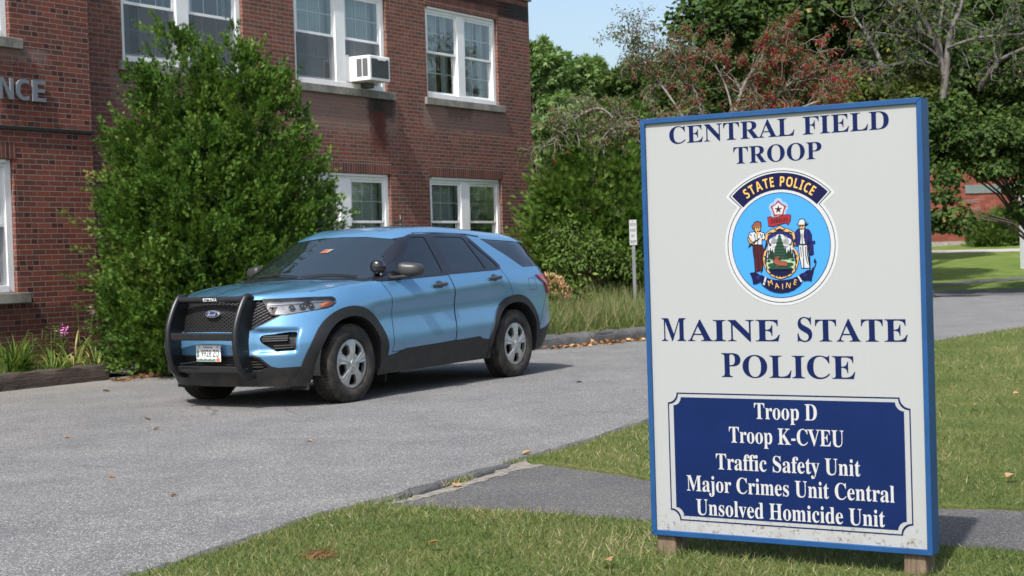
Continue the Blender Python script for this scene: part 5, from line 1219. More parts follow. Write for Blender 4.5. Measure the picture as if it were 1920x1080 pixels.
# ---- branching skeletons
def branches(root_p, dirs, rng, levels, length, rad, bend=.25, droop=0, kids=(3,5), shrink=.62, step=5, lift=.0):
    """returns tubes [(points, radii)] and tip points"""
    tubes = []; tips = []
    def grow(p, d, L, r, lv):
        pts = [p]; dd = d.copy(); q = p.copy(); rr = [r]
        for k in range(step):
            dd = unit(dd + rng.normal(size=3)*bend + np.array([0,0,-droop*(levels-lv+1)*.3*(k/step) + lift])); q = q + dd*L/step; pts.append(q.copy()); rr.append(r*(1-.75*(k+1)/step) + .002)
            if lv <= 1: tips.append((q.copy(), dd.copy()))
        tubes.append((pts, rr))
        if lv > 0:
            for _ in range(rng.integers(*kids)+1):
                i = rng.integers(1, step+1); a = unit(rng.normal(size=3)); nd = unit(dd*.75 + a*.75); grow(pts[i], nd, L*shrink*rng.uniform(.7,1.2), rr[i]*.7, lv-1)
    for d, L in dirs: grow(np.array(root_p, float), unit(np.array(d, float)), L, rad, levels)
    return tubes, tips
def tube_mesh(name, tubes, mat, parent, seg=(7,4)):
    mb = MB()
    for pts, rr in tubes: mb.tube(pts, rr, seg[0] if max(rr) > .04 else seg[1], cap=False)
    return mb.build(name, mat, parent, smooth=60, fixn=False)
def at(px, py, Y):
    """the point at depth Y seen along an image direction (used to lay the planting plan out)"""
    d = cF*F_PX + cR2*(px-960) - cU2*(py-540); t = Y/d.y; return np.array([d.x*t, Y, EYE + d.z*t])
def gz(x, y):
    s = x*US.x + y*US.y; n = x*NN.x + y*NN.y
    if n < kerb_n(s) and 19.6 < s < 39: return max(0.0, bank_z(s, n))
    return hill(s)
# ---- broadleaf crowns made of leaf clumps at the ends of limbs
def leafy_tree(name, label, cat, base, crown, nclump, per, leaf, mat, seed, tmpl=MAPLE, clump=(.7,1.3), flat=.55, trunk_r=.22, barkm=None, group=None, hang=.35, shell=.55, droop=False, kindfn=None, fork=None):
    rng = np.random.default_rng(seed); base = np.array(base, float); root = thing(name, label, cat, tuple(base), 0, group)
    ells = [(np.array(c, float), np.array(r, float)) for c, r in crown]; w = np.array([r.prod() for _, r in ells]); w = w**.75/np.sum(w**.75)
    C = []; tries = 0
    while len(C) < nclump and tries < nclump*30:
        tries += 1; c, r = ells[rng.choice(len(ells), p=w)]; q = rng.normal(size=3); q /= np.linalg.norm(q); q *= rng.uniform(shell, 1)**.6; p = c + q*r
        if p[2] < gz(p[0], p[1]) + .5: continue
        C.append((p, unit(q*np.array([1,1,1.0])/1)))
    P=[];D=[];Nn=[];var=[]
    for p, o in C:
        cr_ = rng.uniform(*clump); q = rng.normal(size=(per,3)); q /= np.linalg.norm(q,axis=1,keepdims=True); q *= rng.random((per,1))**.4*cr_; q[:,2] *= flat; q[:,2] -= .18*(q[:,0]**2+q[:,1]**2)/cr_
        P.append(p+q); D.append(unit(unit(q)*.7 + np.array([0,0,-hang]) + rng.normal(size=(per,3))*.45)); Nn.append(unit(np.array([0,0,1.0]) + o*.4 + rng.normal(size=(per,3))*.5)); var.append(rng.normal(.42,.13)+rng.normal(size=per)*.16)
    P=np.concatenate(P)-base; D=np.concatenate(D); Nn=np.concatenate(Nn); var=np.clip(np.concatenate(var),0,1)
    copies('crown', *tmpl, P, D, Nn, leaf*rng.uniform(.7,1.25,len(P)), mat, root, var)
    mb = MB(); top = np.mean([c for c,_ in ells],axis=0)-base; fk = np.array(fork, float)-base if fork is not None else top*np.array([.25,.25,.30])
    mb.tube([(0,0,-.2), fk*.5 + np.array([.05,0,0]), fk], [trunk_r*1.25, trunk_r, trunk_r*.85], 10)
    for p, o in C[::max(1, len(C)//46)]:
        q = p-base; m1 = fk + (q-fk)*.35 + np.array([0,0,.12*np.linalg.norm(q-fk)]); m2 = fk + (q-fk)*.72 + np.array([0,0,.10*np.linalg.norm(q-fk)]); mb.tube([fk*rng.uniform(.8,1.0), m1, m2, q], [trunk_r*.42, trunk_r*.26, trunk_r*.14, .012], 6)
    mb.build('trunk', barkm or M_bark, root, smooth=60); return root
def A(px, py, Y): return tuple(at(px, py, Y))
def ell_px(px, py, Y, rx_px, rz_px, ry=None):
    k = Y/F_PX; return (A(px, py, Y), (rx_px*k, ry or rx_px*k, rz_px*k))
# ---- beside the building: cedars and shrubs on the bank
def on_bank(px, Y): p = at(px, 470, Y); return (p[0], p[1], gz(p[0], p[1])-.05)
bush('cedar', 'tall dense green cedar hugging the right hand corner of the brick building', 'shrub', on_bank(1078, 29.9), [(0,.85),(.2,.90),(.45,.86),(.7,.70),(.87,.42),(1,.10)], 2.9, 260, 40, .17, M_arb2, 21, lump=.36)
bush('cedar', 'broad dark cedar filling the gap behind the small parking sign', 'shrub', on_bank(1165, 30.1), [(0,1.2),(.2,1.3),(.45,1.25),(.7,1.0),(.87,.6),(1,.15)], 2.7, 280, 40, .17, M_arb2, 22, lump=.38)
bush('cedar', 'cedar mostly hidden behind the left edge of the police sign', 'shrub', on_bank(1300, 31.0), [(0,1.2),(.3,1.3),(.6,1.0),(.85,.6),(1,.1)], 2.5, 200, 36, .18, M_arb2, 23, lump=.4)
leafy_tree('leafy_shrub', 'light green leafy shrub low in front of the cedars, left of the small parking sign', 'shrub', on_bank(1108, 28.6), [(A(1100,478,28.6),(.75,.5,.42)),(A(1160,500,28.5),(.45,.4,.38)),(A(1055,452,28.9),(.4,.4,.4))], 70, 60, .085, M_juni, 24, tmpl=LEAF, clump=(.18,.34), flat=.8, trunk_r=.03)
# ---- crab apple with red fruit arching over them
rng = np.random.default_rng(31); cb = at(1375, 470, 31); cb[2] = gz(cb[0], cb[1]); crab = thing('crabapple_tree', 'spreading crab apple tree with bare grey twigs and clusters of red fruit', 'tree', tuple(cb))
tr_top = at(1345, 318, 31) - cb
limbs = [((1420,70),(1560,150)), ]
tubes = [([np.zeros(3)-np.array([0,0,.2]), tr_top*.5+np.array([.1,0,0]), tr_top], [.13,.11,.09])]; tips = []
def limb(pxs, Y0, Y1, r0, twigs, L, drp):
    P = [at(x, y, Y0+(Y1-Y0)*i/(len(pxs)-1)) - cb for i, (x, y) in enumerate(pxs)]; P = [np.array(p) for p in P]
    S = [np.array(q) for q in cr3(P, 5)]; n = len(S); tubes.append((S, [r0*(1-.8*i/(n-1))+.004 for i in range(n)]))
    for _ in range(twigs):
        i = rng.integers(max(1, n//5), n); d = unit(S[i]-S[i-1]); tb, tp = branches(S[i], [(unit(d*.8 + rng.normal(size=3)*.7 + np.array([0,0,.15])), L*rng.uniform(.5,1.2))], rng, 2, L, .010, .20, drp, (1,3), .6, 5)
        tubes.extend(tb); tips.extend(tp)
def cr3(P, k=5):
    out = []
    for i in range(len(P)-1):
        p0,p1,p2,p3 = P[max(i-1,0)],P[i],P[i+1],P[min(i+2,len(P)-1)]
        for j in range(k): t=j/k; out.append(.5*((2*p1)+(p2-p0)*t+(2*p0-5*p1+4*p2-p3)*t*t+(3*p1-p0-3*p2+p3)*t**3))
    return out+[P[-1]]
limb([(1345,318),(1310,285),(1265,262),(1190,265),(1130,205),(1075,225),(1040,268)], 31, 29.8, 0.047, 26, .75, .55)
limb([(1345,318),(1280,240),(1210,230),(1150,235),(1100,255),(1055,300)], 31, 30, 0.041, 26, .7, .6)
limb([(1330,300),(1250,240),(1180,238),(1120,275),(1075,240),(1050,252)], 31, 29.6, 0.033, 20, .6, .55)
limb([(1265,262),(1210,240),(1155,238),(1130,260),(1118,300),(1112,350)], 30.4, 29.4, 0.019, 12, .4, .8)
limb([(1210,240),(1145,250),(1132,285),(1136,330),(1148,385)], 30.2, 29.3, 0.017, 10, .35, .8)
limb([(1345,318),(1300,250),(1262,190),(1225,140),(1195,100),(1182,62)], 31, 31.4, 0.033, 24, .62, .25)
limb([(1345,318),(1320,230),(1300,165),(1260,120),(1215,118)], 31, 31.6, 0.039, 26, .7, .3)
limb([(1345,318),(1375,220),(1400,150),(1440,105),(1490,92)], 31, 31.4, 0.050, 30, .75, .35)
limb([(1345,318),(1405,240),(1460,175),(1510,140),(1555,150)], 31, 31, 0.047, 34, .75, .45)
limb([(1345,318),(1430,260),(1500,205),(1550,190),(1580,215)], 31, 30.5, 0.039, 26, .7, .5)
limb([(1375,220),(1360,160),(1330,110),(1290,95),(1250,110)], 31.2, 31.8, 0.022, 22, .6, .35)
limb([(1400,150),(1420,115),(1455,85),(1475,80)], 31.4, 31, 0.017, 16, .5, .3)
tube_mesh('trunk', tubes, M_cbark, crab)
TP = np.array([t[0] for t in tips]); TD = np.array([t[1] for t in tips])
k = 22000; i = rng.integers(0, len(TP), k); Pc = TP[i] + rng.normal(size=(k,3))*.055; pxr = (Pc[:,0]+cb[0])/31*F_PX + 960
copies('crown', *LEAF, Pc, unit(TD[i]*.5 + rng.normal(size=(k,3))*.6 + np.array([0,0,-.5])), unit(rng.normal(size=(k,3)) + np.array([0,0,.8])), rng.uniform(.045,.085,k), M_crab, crab, np.clip(rng.normal(.5,.22,k),0,1))
OCT = ([(0,-.5,0),(.5,0,0),(0,0,.5),(-.5,0,0),(0,0,-.5),(0,.5,0)], [(0,1,2),(0,2,3),(0,3,4),(0,4,1),(5,2,1),(5,3,2),(5,4,3),(5,1,4)])
nc = 2300; i = rng.integers(0, len(TP), nc*2); wx = np.clip(((TP[i][:,0]+cb[0])/31*F_PX + 960 - 1180)/330, .07, 1); i = i[rng.random(nc*2) < wx][:nc]; nc = len(i); m = 7
Pb = np.repeat(TP[i] + np.array([0,0,-.04]), m, 0) + rng.normal(size=(nc*m,3))*.032
copies('fruit', *OCT, Pb, np.tile([[0,0,1.]], (nc*m,1)), np.tile([[0,1.,0]], (nc*m,1)), rng.uniform(.018,.028,nc*m), M_berry, crab, rng.random(nc*m))
# ---- tall maple on the right and the trees round it
YM = 46; mb_ = at(1640, 470, YM); mb_[2] = hill(YM)
leafy_tree('maple_tree', 'big dark green maple whose crown spreads out above the police sign', 'tree', mb_, [ell_px(1420,40,45,150,95), ell_px(1560,-60,46,220,170), ell_px(1360,-40,46,70,60), ell_px(1500,110,47,130,60), ell_px(1650,60,58,150,120)], 500, 115, .17, M_maple, 41, clump=(.5,.95), flat=.55, trunk_r=.34)
leafy_tree('maple_tree', 'lower spreading maple with drooping leafy boughs at the right edge', 'tree', (at(1985,470,40)[0], 40, 0), [ell_px(1830,262,40,115,46), ell_px(1940,250,40,80,70), ell_px(1772,322,39,34,26), ell_px(1912,352,39.5,20,44), ell_px(1772,395,38,30,46), ell_px(1866,318,39,30,16), ell_px(1752,222,39.3,34,34), ell_px(1790,200,39.6,34,22), ell_px(1960,150,41,100,110)], 420, 75, .12, M_maple, 42, clump=(.22,.45), flat=.6, trunk_r=.1, hang=.6)
leafy_tree('maple_tree', 'dense maple filling the skyline behind the bare limbs at upper right', 'tree', (at(1700,470,86)[0], 86, hill(86)), [ell_px(1820,60,86,170,110), ell_px(1900,180,85,110,110), ell_px(1720,170,87,130,100), ell_px(1880,-60,87,150,100), ell_px(1640,200,86,110,90), ell_px(1540,190,85,120,80), ell_px(1790,170,84,120,90)], 480, 120, .27, M_maple, 43, clump=(.95,1.8), flat=.6, trunk_r=.4)
leafy_tree('linden_tree', 'yellowing green leafy tree just above the right half of the police sign', 'tree', (at(1600,470,42)[0], 42, 0), [ell_px(1610,165,42,60,28), ell_px(1690,150,42.5,60,35), ell_px(1660,182,41.5,90,22), ell_px(1745,185,42,30,25)], 75, 90, .13, leaf_mat('linden_foliage', [(0,(.035,.055,.014)),(.5,(.075,.095,.02)),(.85,(.12,.125,.028)),(1,(.22,.17,.04))], .5, .3), 44, clump=(.3,.6), flat=.5, trunk_r=.16)
# ---- half dead tree with bare grey limbs
rng = np.random.default_rng(51); YD = 41; db = at(1715, 470, YD); db[2] = 0; dead = thing('dead_tree', 'half bare grey tree with twisting leafless limbs at the upper right', 'tree', tuple(db))
tubes = []; tips = []
def dl(pxs, Y1, r0, r1, tw, L):
    P = [at(x, y, YD+(Y1-YD)*i/(len(pxs)-1)) - db for i, (x, y) in enumerate(pxs)]; S = cr3(P, 5); n = len(S); tubes.append((S, [r0+(r1-r0)*i/(n-1) for i in range(n)]))
    for _ in range(tw):
        i = rng.integers(n//4, n); d = unit(S[i]-S[i-1]); tb, tp = branches(S[i], [(unit(d*.6+rng.normal(size=3)*.7), L*rng.uniform(.5,1.2))], rng, 2, L, max(.012, r1*.5), .28, .12, (1,3), .62, 5); tubes.extend(tb); tips.extend(tp)
dl([(1715,470),(1735,330),(1765,200),(1776,110)], YD, 0.140, 0.091, 0, 1)
dl([(1772,140),(1750,70),(1725,25),(1710,-30)], 41, 0.105, 0.042, 10, 1.0)
dl([(1752,75),(1720,55),(1690,25),(1650,-10)], 40.5, 0.070, 0.028, 12, .9)
dl([(1774,140),(1780,70),(1800,15),(1815,-40)], 41.5, 0.091, 0.035, 12, 1.0)
dl([(1776,90),(1830,72),(1890,66),(1960,60)], 40, 0.049, 0.021, 14, .9)
dl([(1758,125),(1720,112),(1680,120),(1640,125)], 40, 0.035, 0.014, 12, .8)
dl([(1772,120),(1740,90),(1700,70),(1640,60)], 40.5, 0.042, 0.014, 14, .9)
dl([(1770,135),(1760,60),(1770,0),(1760,-60)], 42, 0.063, 0.028, 12, 1.0)
dl([(1838,165),(1865,125),(1890,105),(1960,75)], 39.5, 0.091, 0.042, 12, .9)
dl([(1870,115),(1885,60),(1900,20),(1925,-20)], 39.5, 0.049, 0.021, 12, .9)
dl([(1880,130),(1905,120),(1950,118)], 39, 0.028, 0.014, 8, .6)
dl([(1860,150),(1890,138),(1920,145),(1960,138)], 39, 0.035, 0.017, 10, .6)
dl([(1655,125),(1640,90),(1622,60),(1600,30)], 42, 0.070, 0.028, 10, .8)
dl([(1680,120),(1684,60),(1690,0)], 41, 0.035, 0.014, 12, .8)
tube_mesh('trunk', tubes, M_gbark, dead)
TP = np.array([t[0] for t in tips]); k = 2600; i = rng.integers(0, len(TP), k)
copies('crown', *MAPLE, TP[i]+rng.normal(size=(k,3))*.10, unit(rng.normal(size=(k,3))+np.array([0,0,-.4])), unit(rng.normal(size=(k,3))+np.array([0,0,.8])), rng.uniform(.07,.12,k), M_maple, dead, np.clip(rng.normal(.6,.2,k),0,1))
# ---- trees far behind
def far_tree(px, topy, Y, wpx, seed, label, mat=None, kind='far_tree', n=110, leaf=.34):
    k = Y/F_PX; h = (470-topy)*k; r = wpx*k; c = at(px, 470, Y); z0 = hill(Y); cz = EYE + (470-topy)*k
    cr_ = [((c[0], Y, cz-r*.9), (r, r, r*.95)), ((c[0]-r*.45, Y, cz-r*1.7), (r*.8, r*.8, r*.9)), ((c[0]+r*.5, Y, cz-r*1.6), (r*.8, r*.8, r*.9)), ((c[0], Y+.5, cz-r*2.6), (r*1.1, r, r))]
    return leafy_tree(kind, label, 'tree', (c[0], Y, z0), cr_, n, 75, leaf, mat or M_far_haze, seed, tmpl=TUFT, clump=(r*.22, r*.45), flat=.8, trunk_r=.25, hang=.1)
far_tree(1020, 78, 84, 36, 61, 'haze-pale green tree in the distance, touching the right edge of the brick building'); far_tree(1073, 92, 86, 40, 62, 'taller rounded haze-pale green tree in the far background, second from the brick building'); far_tree(1112, 108, 88, 28, 63, 'small bluish green tree at the right end of the far tree group')
far_tree(1195, 125, 74, 40, 64, 'dark conical tree just visible behind the upper crab apple branches', M_maple); far_tree(1290, 110, 70, 55, 65, 'dark green tree behind the middle of the crab apple', M_maple); far_tree(1400, 90, 72, 70, 66, 'dark green tree behind the crab apple and under the maple', M_maple); far_tree(1500, 90, 74, 70, 67, 'dark green tree behind the top of the police sign', M_maple)
far_tree(1160, 190, 60, 60, 68, 'green tree low behind the drooping crab apple twigs', M_arb2, n=90, leaf=.26); far_tree(1060, 180, 62, 50, 69, 'green tree low between the building corner and the crab apple', M_far_haze, n=90, leaf=.26); far_tree(1270, 215, 58, 60, 70, 'green tree behind the top left corner of the police sign', M_arb2, n=90, leaf=.26)
far_tree(1930, 100, 90, 90, 71, 'tall tree standing far behind the right edge trees', M_maple, n=140)
rng = np.random.default_rng(77); k = 9000; xs = rng.uniform(-150, 260, k); tops = 11 + 3*np.sin(xs*.11) + 2.2*np.sin(xs*.31+1); hh = rng.random(k)**.8
o = copies('far_woods', *TUFT, np.stack([xs, 150 + rng.normal(size=k)*6 - (xs-40)*.12, 1.0 + hh*tops], 1), unit(rng.normal(size=(k,3)) + np.array([0,0,.4])), unit(rng.normal(size=(k,3)) + np.array([0,-.8,.4])), rng.uniform(1.0, 2.0, k), M_far_haze, None, np.clip(rng.normal(.4,.2,k),0,1)); tag(o, 'line of far woods closing the view behind all the other trees', 'woods', None, 'stuff')
# ---- far brick building, juniper, post
fb_p = at(1800, 461, 72); fz_ = hill(72)-.1
far_b = thing('far_brick_building', 'distant red brick building with a pale concrete band, half hidden by leaves', 'building', (fb_p[0], 72, fz_), R(7))
M_fbrick = brick_mat('far_brick', [(.21,.06,.04),(.24,.07,.046),(.19,.055,.038),(.25,.08,.052)], (.24,.11,.085), bw=.5, rh=.16)
MB().box(-6.5,9,0,9,0,4.9).build('wall', M_fbrick, far_b); MB().box(-6.45,8.95,-.03,.0-.002,.0,.26).build('plinth', plain('plinth_concrete', (.26,.24,.22), .9, var=.2), far_b)
MB().box(.3,3.0,-.05,-.003,2.40,2.78).build('concrete_band', plain('band_concrete', (.13,.16,.15), .8, var=.15), far_b); MB().box(-6.6,9.1,-.1,9.1,4.9,5.05).build('coping', M_coping, far_b)
M_fl = plain('faded_lettering', (.22,.16,.15), .7)
for txt, x0, x1, z in (('UNIVERSITY', .28, 1.00, 1.97), ('OF MAINE', .50, 1.00, 1.62)):
    mb = MB(); text_into(mb, txt, x0, x1, z, .16, -.03, serif=False); mb.build('lettering', M_fl, far_b, fixn=False)
bush('juniper', 'wide low juniper in front of the distant red brick wall', 'shrub', tuple(at(1882, 462, 69.5)*np.array([1,1,0]) + np.array([0,0,hill(69.5)-.1])), [(0,1.5),(.3,1.6),(.6,1.3),(.85,.8),(1,.2)], 1.5, 150, 34, .24, M_juni, 81, lump=.4, spikes=10, sx=1.0)
pp = at(1931, 482, 52); wp = thing('white_post', 'white painted square post with a pointed cap at the right edge', 'post', (pp[0], 52, hill(52)-.05))
MB().box(-.24,.24,-.24,.24,0,2.55).build('shaft', M_white, wp); mb = MB(); mb.box(-.28,.28,-.28,.28,2.551,2.62); mb.add([(-.26,-.26,2.6201),(.26,-.26,2.6201),(.26,.26,2.6201),(-.26,.26,2.6201),(0,0,2.86)], [(0,1,4),(1,2,4),(2,3,4),(3,0,4),(3,2,1,0)]); mb.build('cap', M_white, wp)
# ---- small parking sign
ps = at(1188, 470, 27.6); pz = gz(ps[0], ps[1]); psg = thing('parking_sign', 'small white parking sign on a grey metal post in the rough grass', 'sign', (ps[0], 27.6, pz), R(-8))
mb = MB(); mb.box(-.028,.028,.0,.035,-.3,1.5-pz); mb.build('post', plain('galvanised_post', (.17,.18,.19), .55, .3, var=.15), psg)
z1 = 1.905-pz; z0 = 1.47-pz; mb = MB(); mb.box(-.064*1,.064,-.008,-.001,z0,z1); pl_ = mb.build('plate', plain('parking_sign_white', (.38,.39,.39), .5, var=.08), psg, bevel=.003)
M_psk = plain('parking_sign_ink', (.07,.09,.08), .6)
for i, tx in enumerate(('VISITOR', 'PARKING', 'ONLY', '8AM-5PM')):
    mb = MB(); w = .050 if tx != 'ONLY' else .030; text_into(mb, tx, -w, w, z1-.105-.098*i, .05, -.0092, serif=False); mb.build('lettering', M_psk, pl_, fixn=False)
mb = MB(); mb.lathe([(0,-.012),(.008,-.011),(.009,-.008)], 8, 'y', (0,0,z1-.025)).lathe([(0,-.012),(.008,-.011),(.009,-.008)], 8, 'y', (0,0,z0+.025)); mb.build('bolt', M_psk, pl_)

# ------------------------------------------------------------------ grass, weeds, bed plants
def pip(poly, X, Y):
    c = np.zeros(len(X), bool); n = len(poly); j = n-1
    for i in range(n):
        xi, yi = poly[i]; xj, yj = poly[j]
        if yi != yj: c ^= ((yi > Y) != (yj > Y)) & (X < (xj-xi)*(Y-yi)/(yj-yi)+xi)
        j = i
    return c
def grass_mat():
    t = NT('grass_blade'); a = t.n('Attribute'); a.attribute_name = 'var'; co = t.coord(); f = t.noise(co, 1.3, 4, .6)
    c = t.ramp(a.outputs['Fac'], [(0,(.045,.080,.018)),(.4,(.095,.135,.036)),(.7,(.160,.185,.062)),(.88,(.29,.26,.12)),(1,(.44,.36,.22))])
    c = t.mix(1, c, t.ramp(f, [(.3,(.70,.90,.62)),(.52,(1,1,1)),(.72,(1.25,1.10,1.1))]), 'MULTIPLY'); t.set('Base Color', c).set('Roughness', .55).set('Specular IOR Level', .25)
    tr = t.n('BsdfTranslucent'); t.l(c, tr.inputs[0]); mx = t.n('MixShader'); mx.inputs[0].default_value = .3; t.l(t.b.outputs[0], mx.inputs[1]); t.l(tr.outputs[0], mx.inputs[2]); t.l(mx.outputs[0], t.t.nodes['Material Output'].inputs[0]); return t.m
M_grass = grass_mat()
BLADE = ([(-.035,0,0),(.035,0,0),(.028,.55,.07),(-.028,.55,.07),(-.006,1,.28),(.006,1,.28)], [(0,1,2,3),(3,2,5,4)])
def patch_noise(x, y, seed):
    r = np.random.default_rng(seed); v = np.zeros(len(x))
    for _ in range(9): kx, ky = r.normal(size=2)*2.6; v += np.sin(x*kx+y*ky+r.random()*6.28)
    return v/4.5
def turf(name, poly, z, boxes, h, seed, label):
    rng = np.random.default_rng(seed); S=[];N_=[];H=[]
    for s0,s1,n0,n1,dens,hh in boxes:
        k = int((s1-s0)*(n1-n0)*dens); s = rng.uniform(s0,s1,k); n = rng.uniform(n0,n1,k); ok = pip(poly, s, n); S.append(s[ok]); N_.append(n[ok]); H.append(np.full(ok.sum(), hh))
    S=np.concatenate(S);N_=np.concatenate(N_);H=np.concatenate(H); k=len(S)
    pn = patch_noise(S, N_, seed+5)
    P = np.stack([S*US.x+N_*NN.x, S*US.y+N_*NN.y, np.full(k, z-.004)],1)
    g = unit(np.stack([rng.normal(size=k)*.85, rng.normal(size=k)*.85, np.ones(k)],1)); nr = unit(np.stack([rng.normal(size=k),rng.normal(size=k),rng.normal(size=k)*.2],1))
    sz = H*rng.uniform(.55,1.25,k)*(1+.22*pn); size = np.stack([np.maximum(H*.055,.0032)/.07*rng.uniform(.8,1.3,k), sz, sz],1)
    o = copies(name, *BLADE, P, g, nr, size, M_grass, None, np.clip(rng.normal(.45,.20,k)+.19*pn+(rng.random(k)<.12)*.38,0,1)); tag(o, label, 'grass', None, 'stuff'); return o
turf('grass', LAWN_A, .035, [(4.6,7.1,-5.4,-1.0,5200,.042),(2.5,4.6,-5.2,-3.3,2500,.045)], 0, 91, 'mown patchy grass of the front lawn around the police sign posts')
turf('grass', LAWN_B, .035, [(8.0,11.0,-5.6,1.0,2600,.045),(11.0,16.0,-6.2,2.5,1000,.055),(16,28.5,-6.5,3,420,.07)], 0, 92, 'mown patchy grass of the side lawn beyond the footpath')
def strip_grass(poly_fn, k, z_fn, h, seed, label, name='grass', mat=None, spread=.55, wide=.0045):
    rng = np.random.default_rng(seed); s, n = poly_fn(rng, k); k = len(s); P = np.stack([s*US.x+n*NN.x, s*US.y+n*NN.y, np.array([z_fn(a,b) for a,b in zip(s,n)])-.02],1)
    g = unit(np.stack([rng.normal(size=k)*spread, rng.normal(size=k)*spread, np.ones(k)],1)); sz = h*rng.uniform(.4,1.25,k); size = np.stack([np.full(k, wide/.07)*rng.uniform(.7,1.4,k), sz, sz],1)
    o = copies(name, *BLADE, P, g, unit(rng.normal(size=(k,3))), size, mat or M_grass, None, np.clip(rng.normal(.56,.2,k)+(rng.random(k)<.18)*.3,0,1)); tag(o, label, 'grass', None, 'stuff'); return o
def bank_pts(rng, k):
    s = rng.uniform(19.7,27.5,k); d = .15+np.abs(rng.normal(size=k))*1.3; n = np.array([kerb_n(a) for a in s])-d; ok = d < 4.2; return s[ok], n[ok]
strip_grass(bank_pts, 11000, bank_z, .42, 93, 'tall unmown grass and weeds on the bank beside the kerb', 'tall_grass', None, .42, .006)
def bank_low(rng, k): s = rng.uniform(19.7,29,k); d = rng.uniform(.12,3.0,k); return s, np.array([kerb_n(a) for a in s])-d
strip_grass(bank_low, 9000, bank_z, .18, 94, 'short weeds growing under the tall grass along the kerb', 'weeds', M_juni, .8, .012)
def far_pts(rng, k): return rng.uniform(44.8,64,k), rng.uniform(-12,-3,k)
# tufts in the seam between drive and walk
def tufts(rng, k):
    c = [(7.15,-5.24),(7.22,-5.22),(7.9,-5.30),(8.05,-5.31),(8.75,-5.42),(8.85,-5.43),(9.0,-5.44)]; i = rng.integers(0,len(c),k); q = np.array(c)[i] + rng.normal(size=(k,2))*np.array([.045,.02]); return q[:,0], q[:,1]
strip_grass(tufts, 520, lambda a,b: .03, .05, 95, 'little grass tufts in the seam beside the footpath', 'grass_tufts', None, .8, .0045)
# strap-leaved plants in the flower bed
M_lily = leaf_mat('lily_leaf', [(0,(.04,.08,.015)),(.5,(.085,.15,.028)),(.85,(.19,.22,.06)),(1,(.36,.31,.13))], .45, .3)
def strap(rng, p, d, L, w, sag):
    vs=[]; seg=7; q=np.array(p,float); v=np.array(d,float); sd_=unit(np.cross(v,[0,0,1.])+1e-6)
    for k in range(seg+1):
        t=k/seg; ww=w*(1-t**2.2)*(.55+.9*t if t<.5 else 1); vs += [q-sd_*ww, q+sd_*ww]; v=unit(v+np.array([0,0,-sag*(.25+t)])); q=q+v*L/seg
    return vs, [(2*k,2*k+1,2*k+3,2*k+2) for k in range(seg)]
def bed_plant(name, label, cat, s, n, fn, group=None):
    root = thing(name, label, cat, sn(s, n, .14), 0, group); fn(np.random.default_rng(int(s*100)), root); return root
def lily_fn(cnt, L, w, sag, rad=.14, v0=.45):
    def fn(rng, root):
        V=[];F=[];var=[]
        for _ in range(cnt):
            a=rng.random()*6.283; p=(math.cos(a)*rng.random()*rad, math.sin(a)*rng.random()*rad, 0); sp_=rng.uniform(.15,.9); vs,fs=strap(rng,p,unit(np.array([math.cos(a)*sp_,math.sin(a)*sp_,1])),L*rng.uniform(.6,1.15),w,sag*rng.uniform(.6,1.5)); o=len(V); V+=vs; F+=[tuple(i+o for i in f) for f in fs]; var+=[float(np.clip(rng.normal(v0,.2),0,1))]*len(vs)
        me=np_mesh('leaves',np.array(V),np.array(F)); me.materials.append(M_lily); at_=me.attributes.new('var','FLOAT','POINT'); at_.data.foreach_set('value',np.array(var,np.float32)); shade(me); link('leaves',me,root)
    return fn
for i,(s,n,c,L,w,sag,v0,lab) in enumerate(((13.08,-14.98,80,.50,.013,.20,.38,'thick clump of green strap leaves nearest the left edge of the bed'),(12.85,-14.85,70,.46,.012,.22,.4,'green strap leaf clump cut by the left edge of the picture'),(13.45,-14.78,30,.50,.013,.34,.7,'pale yellowing strap leaves flopping towards the timber edging'),(13.75,-14.76,24,.58,.013,.32,.85,'withered straw coloured leaves arching over the end of the timber'),(14.2,-14.85,18,.5,.012,.3,.72,'few drooping leaves beside the foot of the arborvitae'))):
    bed_plant('daylily', lab, 'plant', s, n, lily_fn(c,L,w,sag,v0=v0), 'strap leaved plants in the bed')
def weedy(rng, root, hgt=.5, stems=7, flower=None):
    mb=MB(); P=[];D=[]
    for k in range(stems):
        a=rng.random()*6.283; t=np.array([math.cos(a)*.12,math.sin(a)*.12,hgt*rng.uniform(.6,1.1)]); b=np.array([math.cos(a)*.05,math.sin(a)*.05,-.05]); m=(b+t)/2+rng.normal(size=3)*.03; mb.tube([b,m,t],[.006,.005,.003],5)
        for q in np.linspace(.2,1,12): P.append(b+(t-b)*q+rng.normal(size=3)*.02); D.append(unit(np.array([math.cos(a+q*9),math.sin(a+q*9),.2])))
    mb.build('stems', M_lily if False else plain('green_stem',(.09,.12,.03),.6) if 'green_stem' not in bpy.data.materials else bpy.data.materials['green_stem'], root, smooth=50)
    P=np.array(P);D=np.array(D); copies('leaves',*LEAF,P,D,np.tile([[0,0,1.]],(len(P),1)),rng.uniform(.07,.13,len(P)),M_juni,root,np.clip(rng.normal(.45,.2,len(P)),0,1))
    if flower:
        tp=[p for p in P if p[2]>hgt*.85][:1] or [P[-1]]; q=np.array(tp[0])+np.array([0,0,.05]); k=26; copies('flower_head',*LEAF,q+rng.normal(size=(k,3))*.028,unit(rng.normal(size=(k,3))),unit(rng.normal(size=(k,3))),np.full(k,.045),plain('pink_petal',(.62,.20,.50),.6) if 'pink_petal' not in bpy.data.materials else bpy.data.materials['pink_petal'],root)
bed_plant('phlox','tall phlox with a pink flower head beside the arborvitae','flower',14.32,-15.15,lambda r,o: weedy(r,o,.72,5,True),'pink phlox in the bed')
bed_plant('phlox','shorter phlox with a single small pink bloom against the bricks','flower',14.12,-15.35,lambda r,o: weedy(r,o,.46,5,True),'pink phlox in the bed')
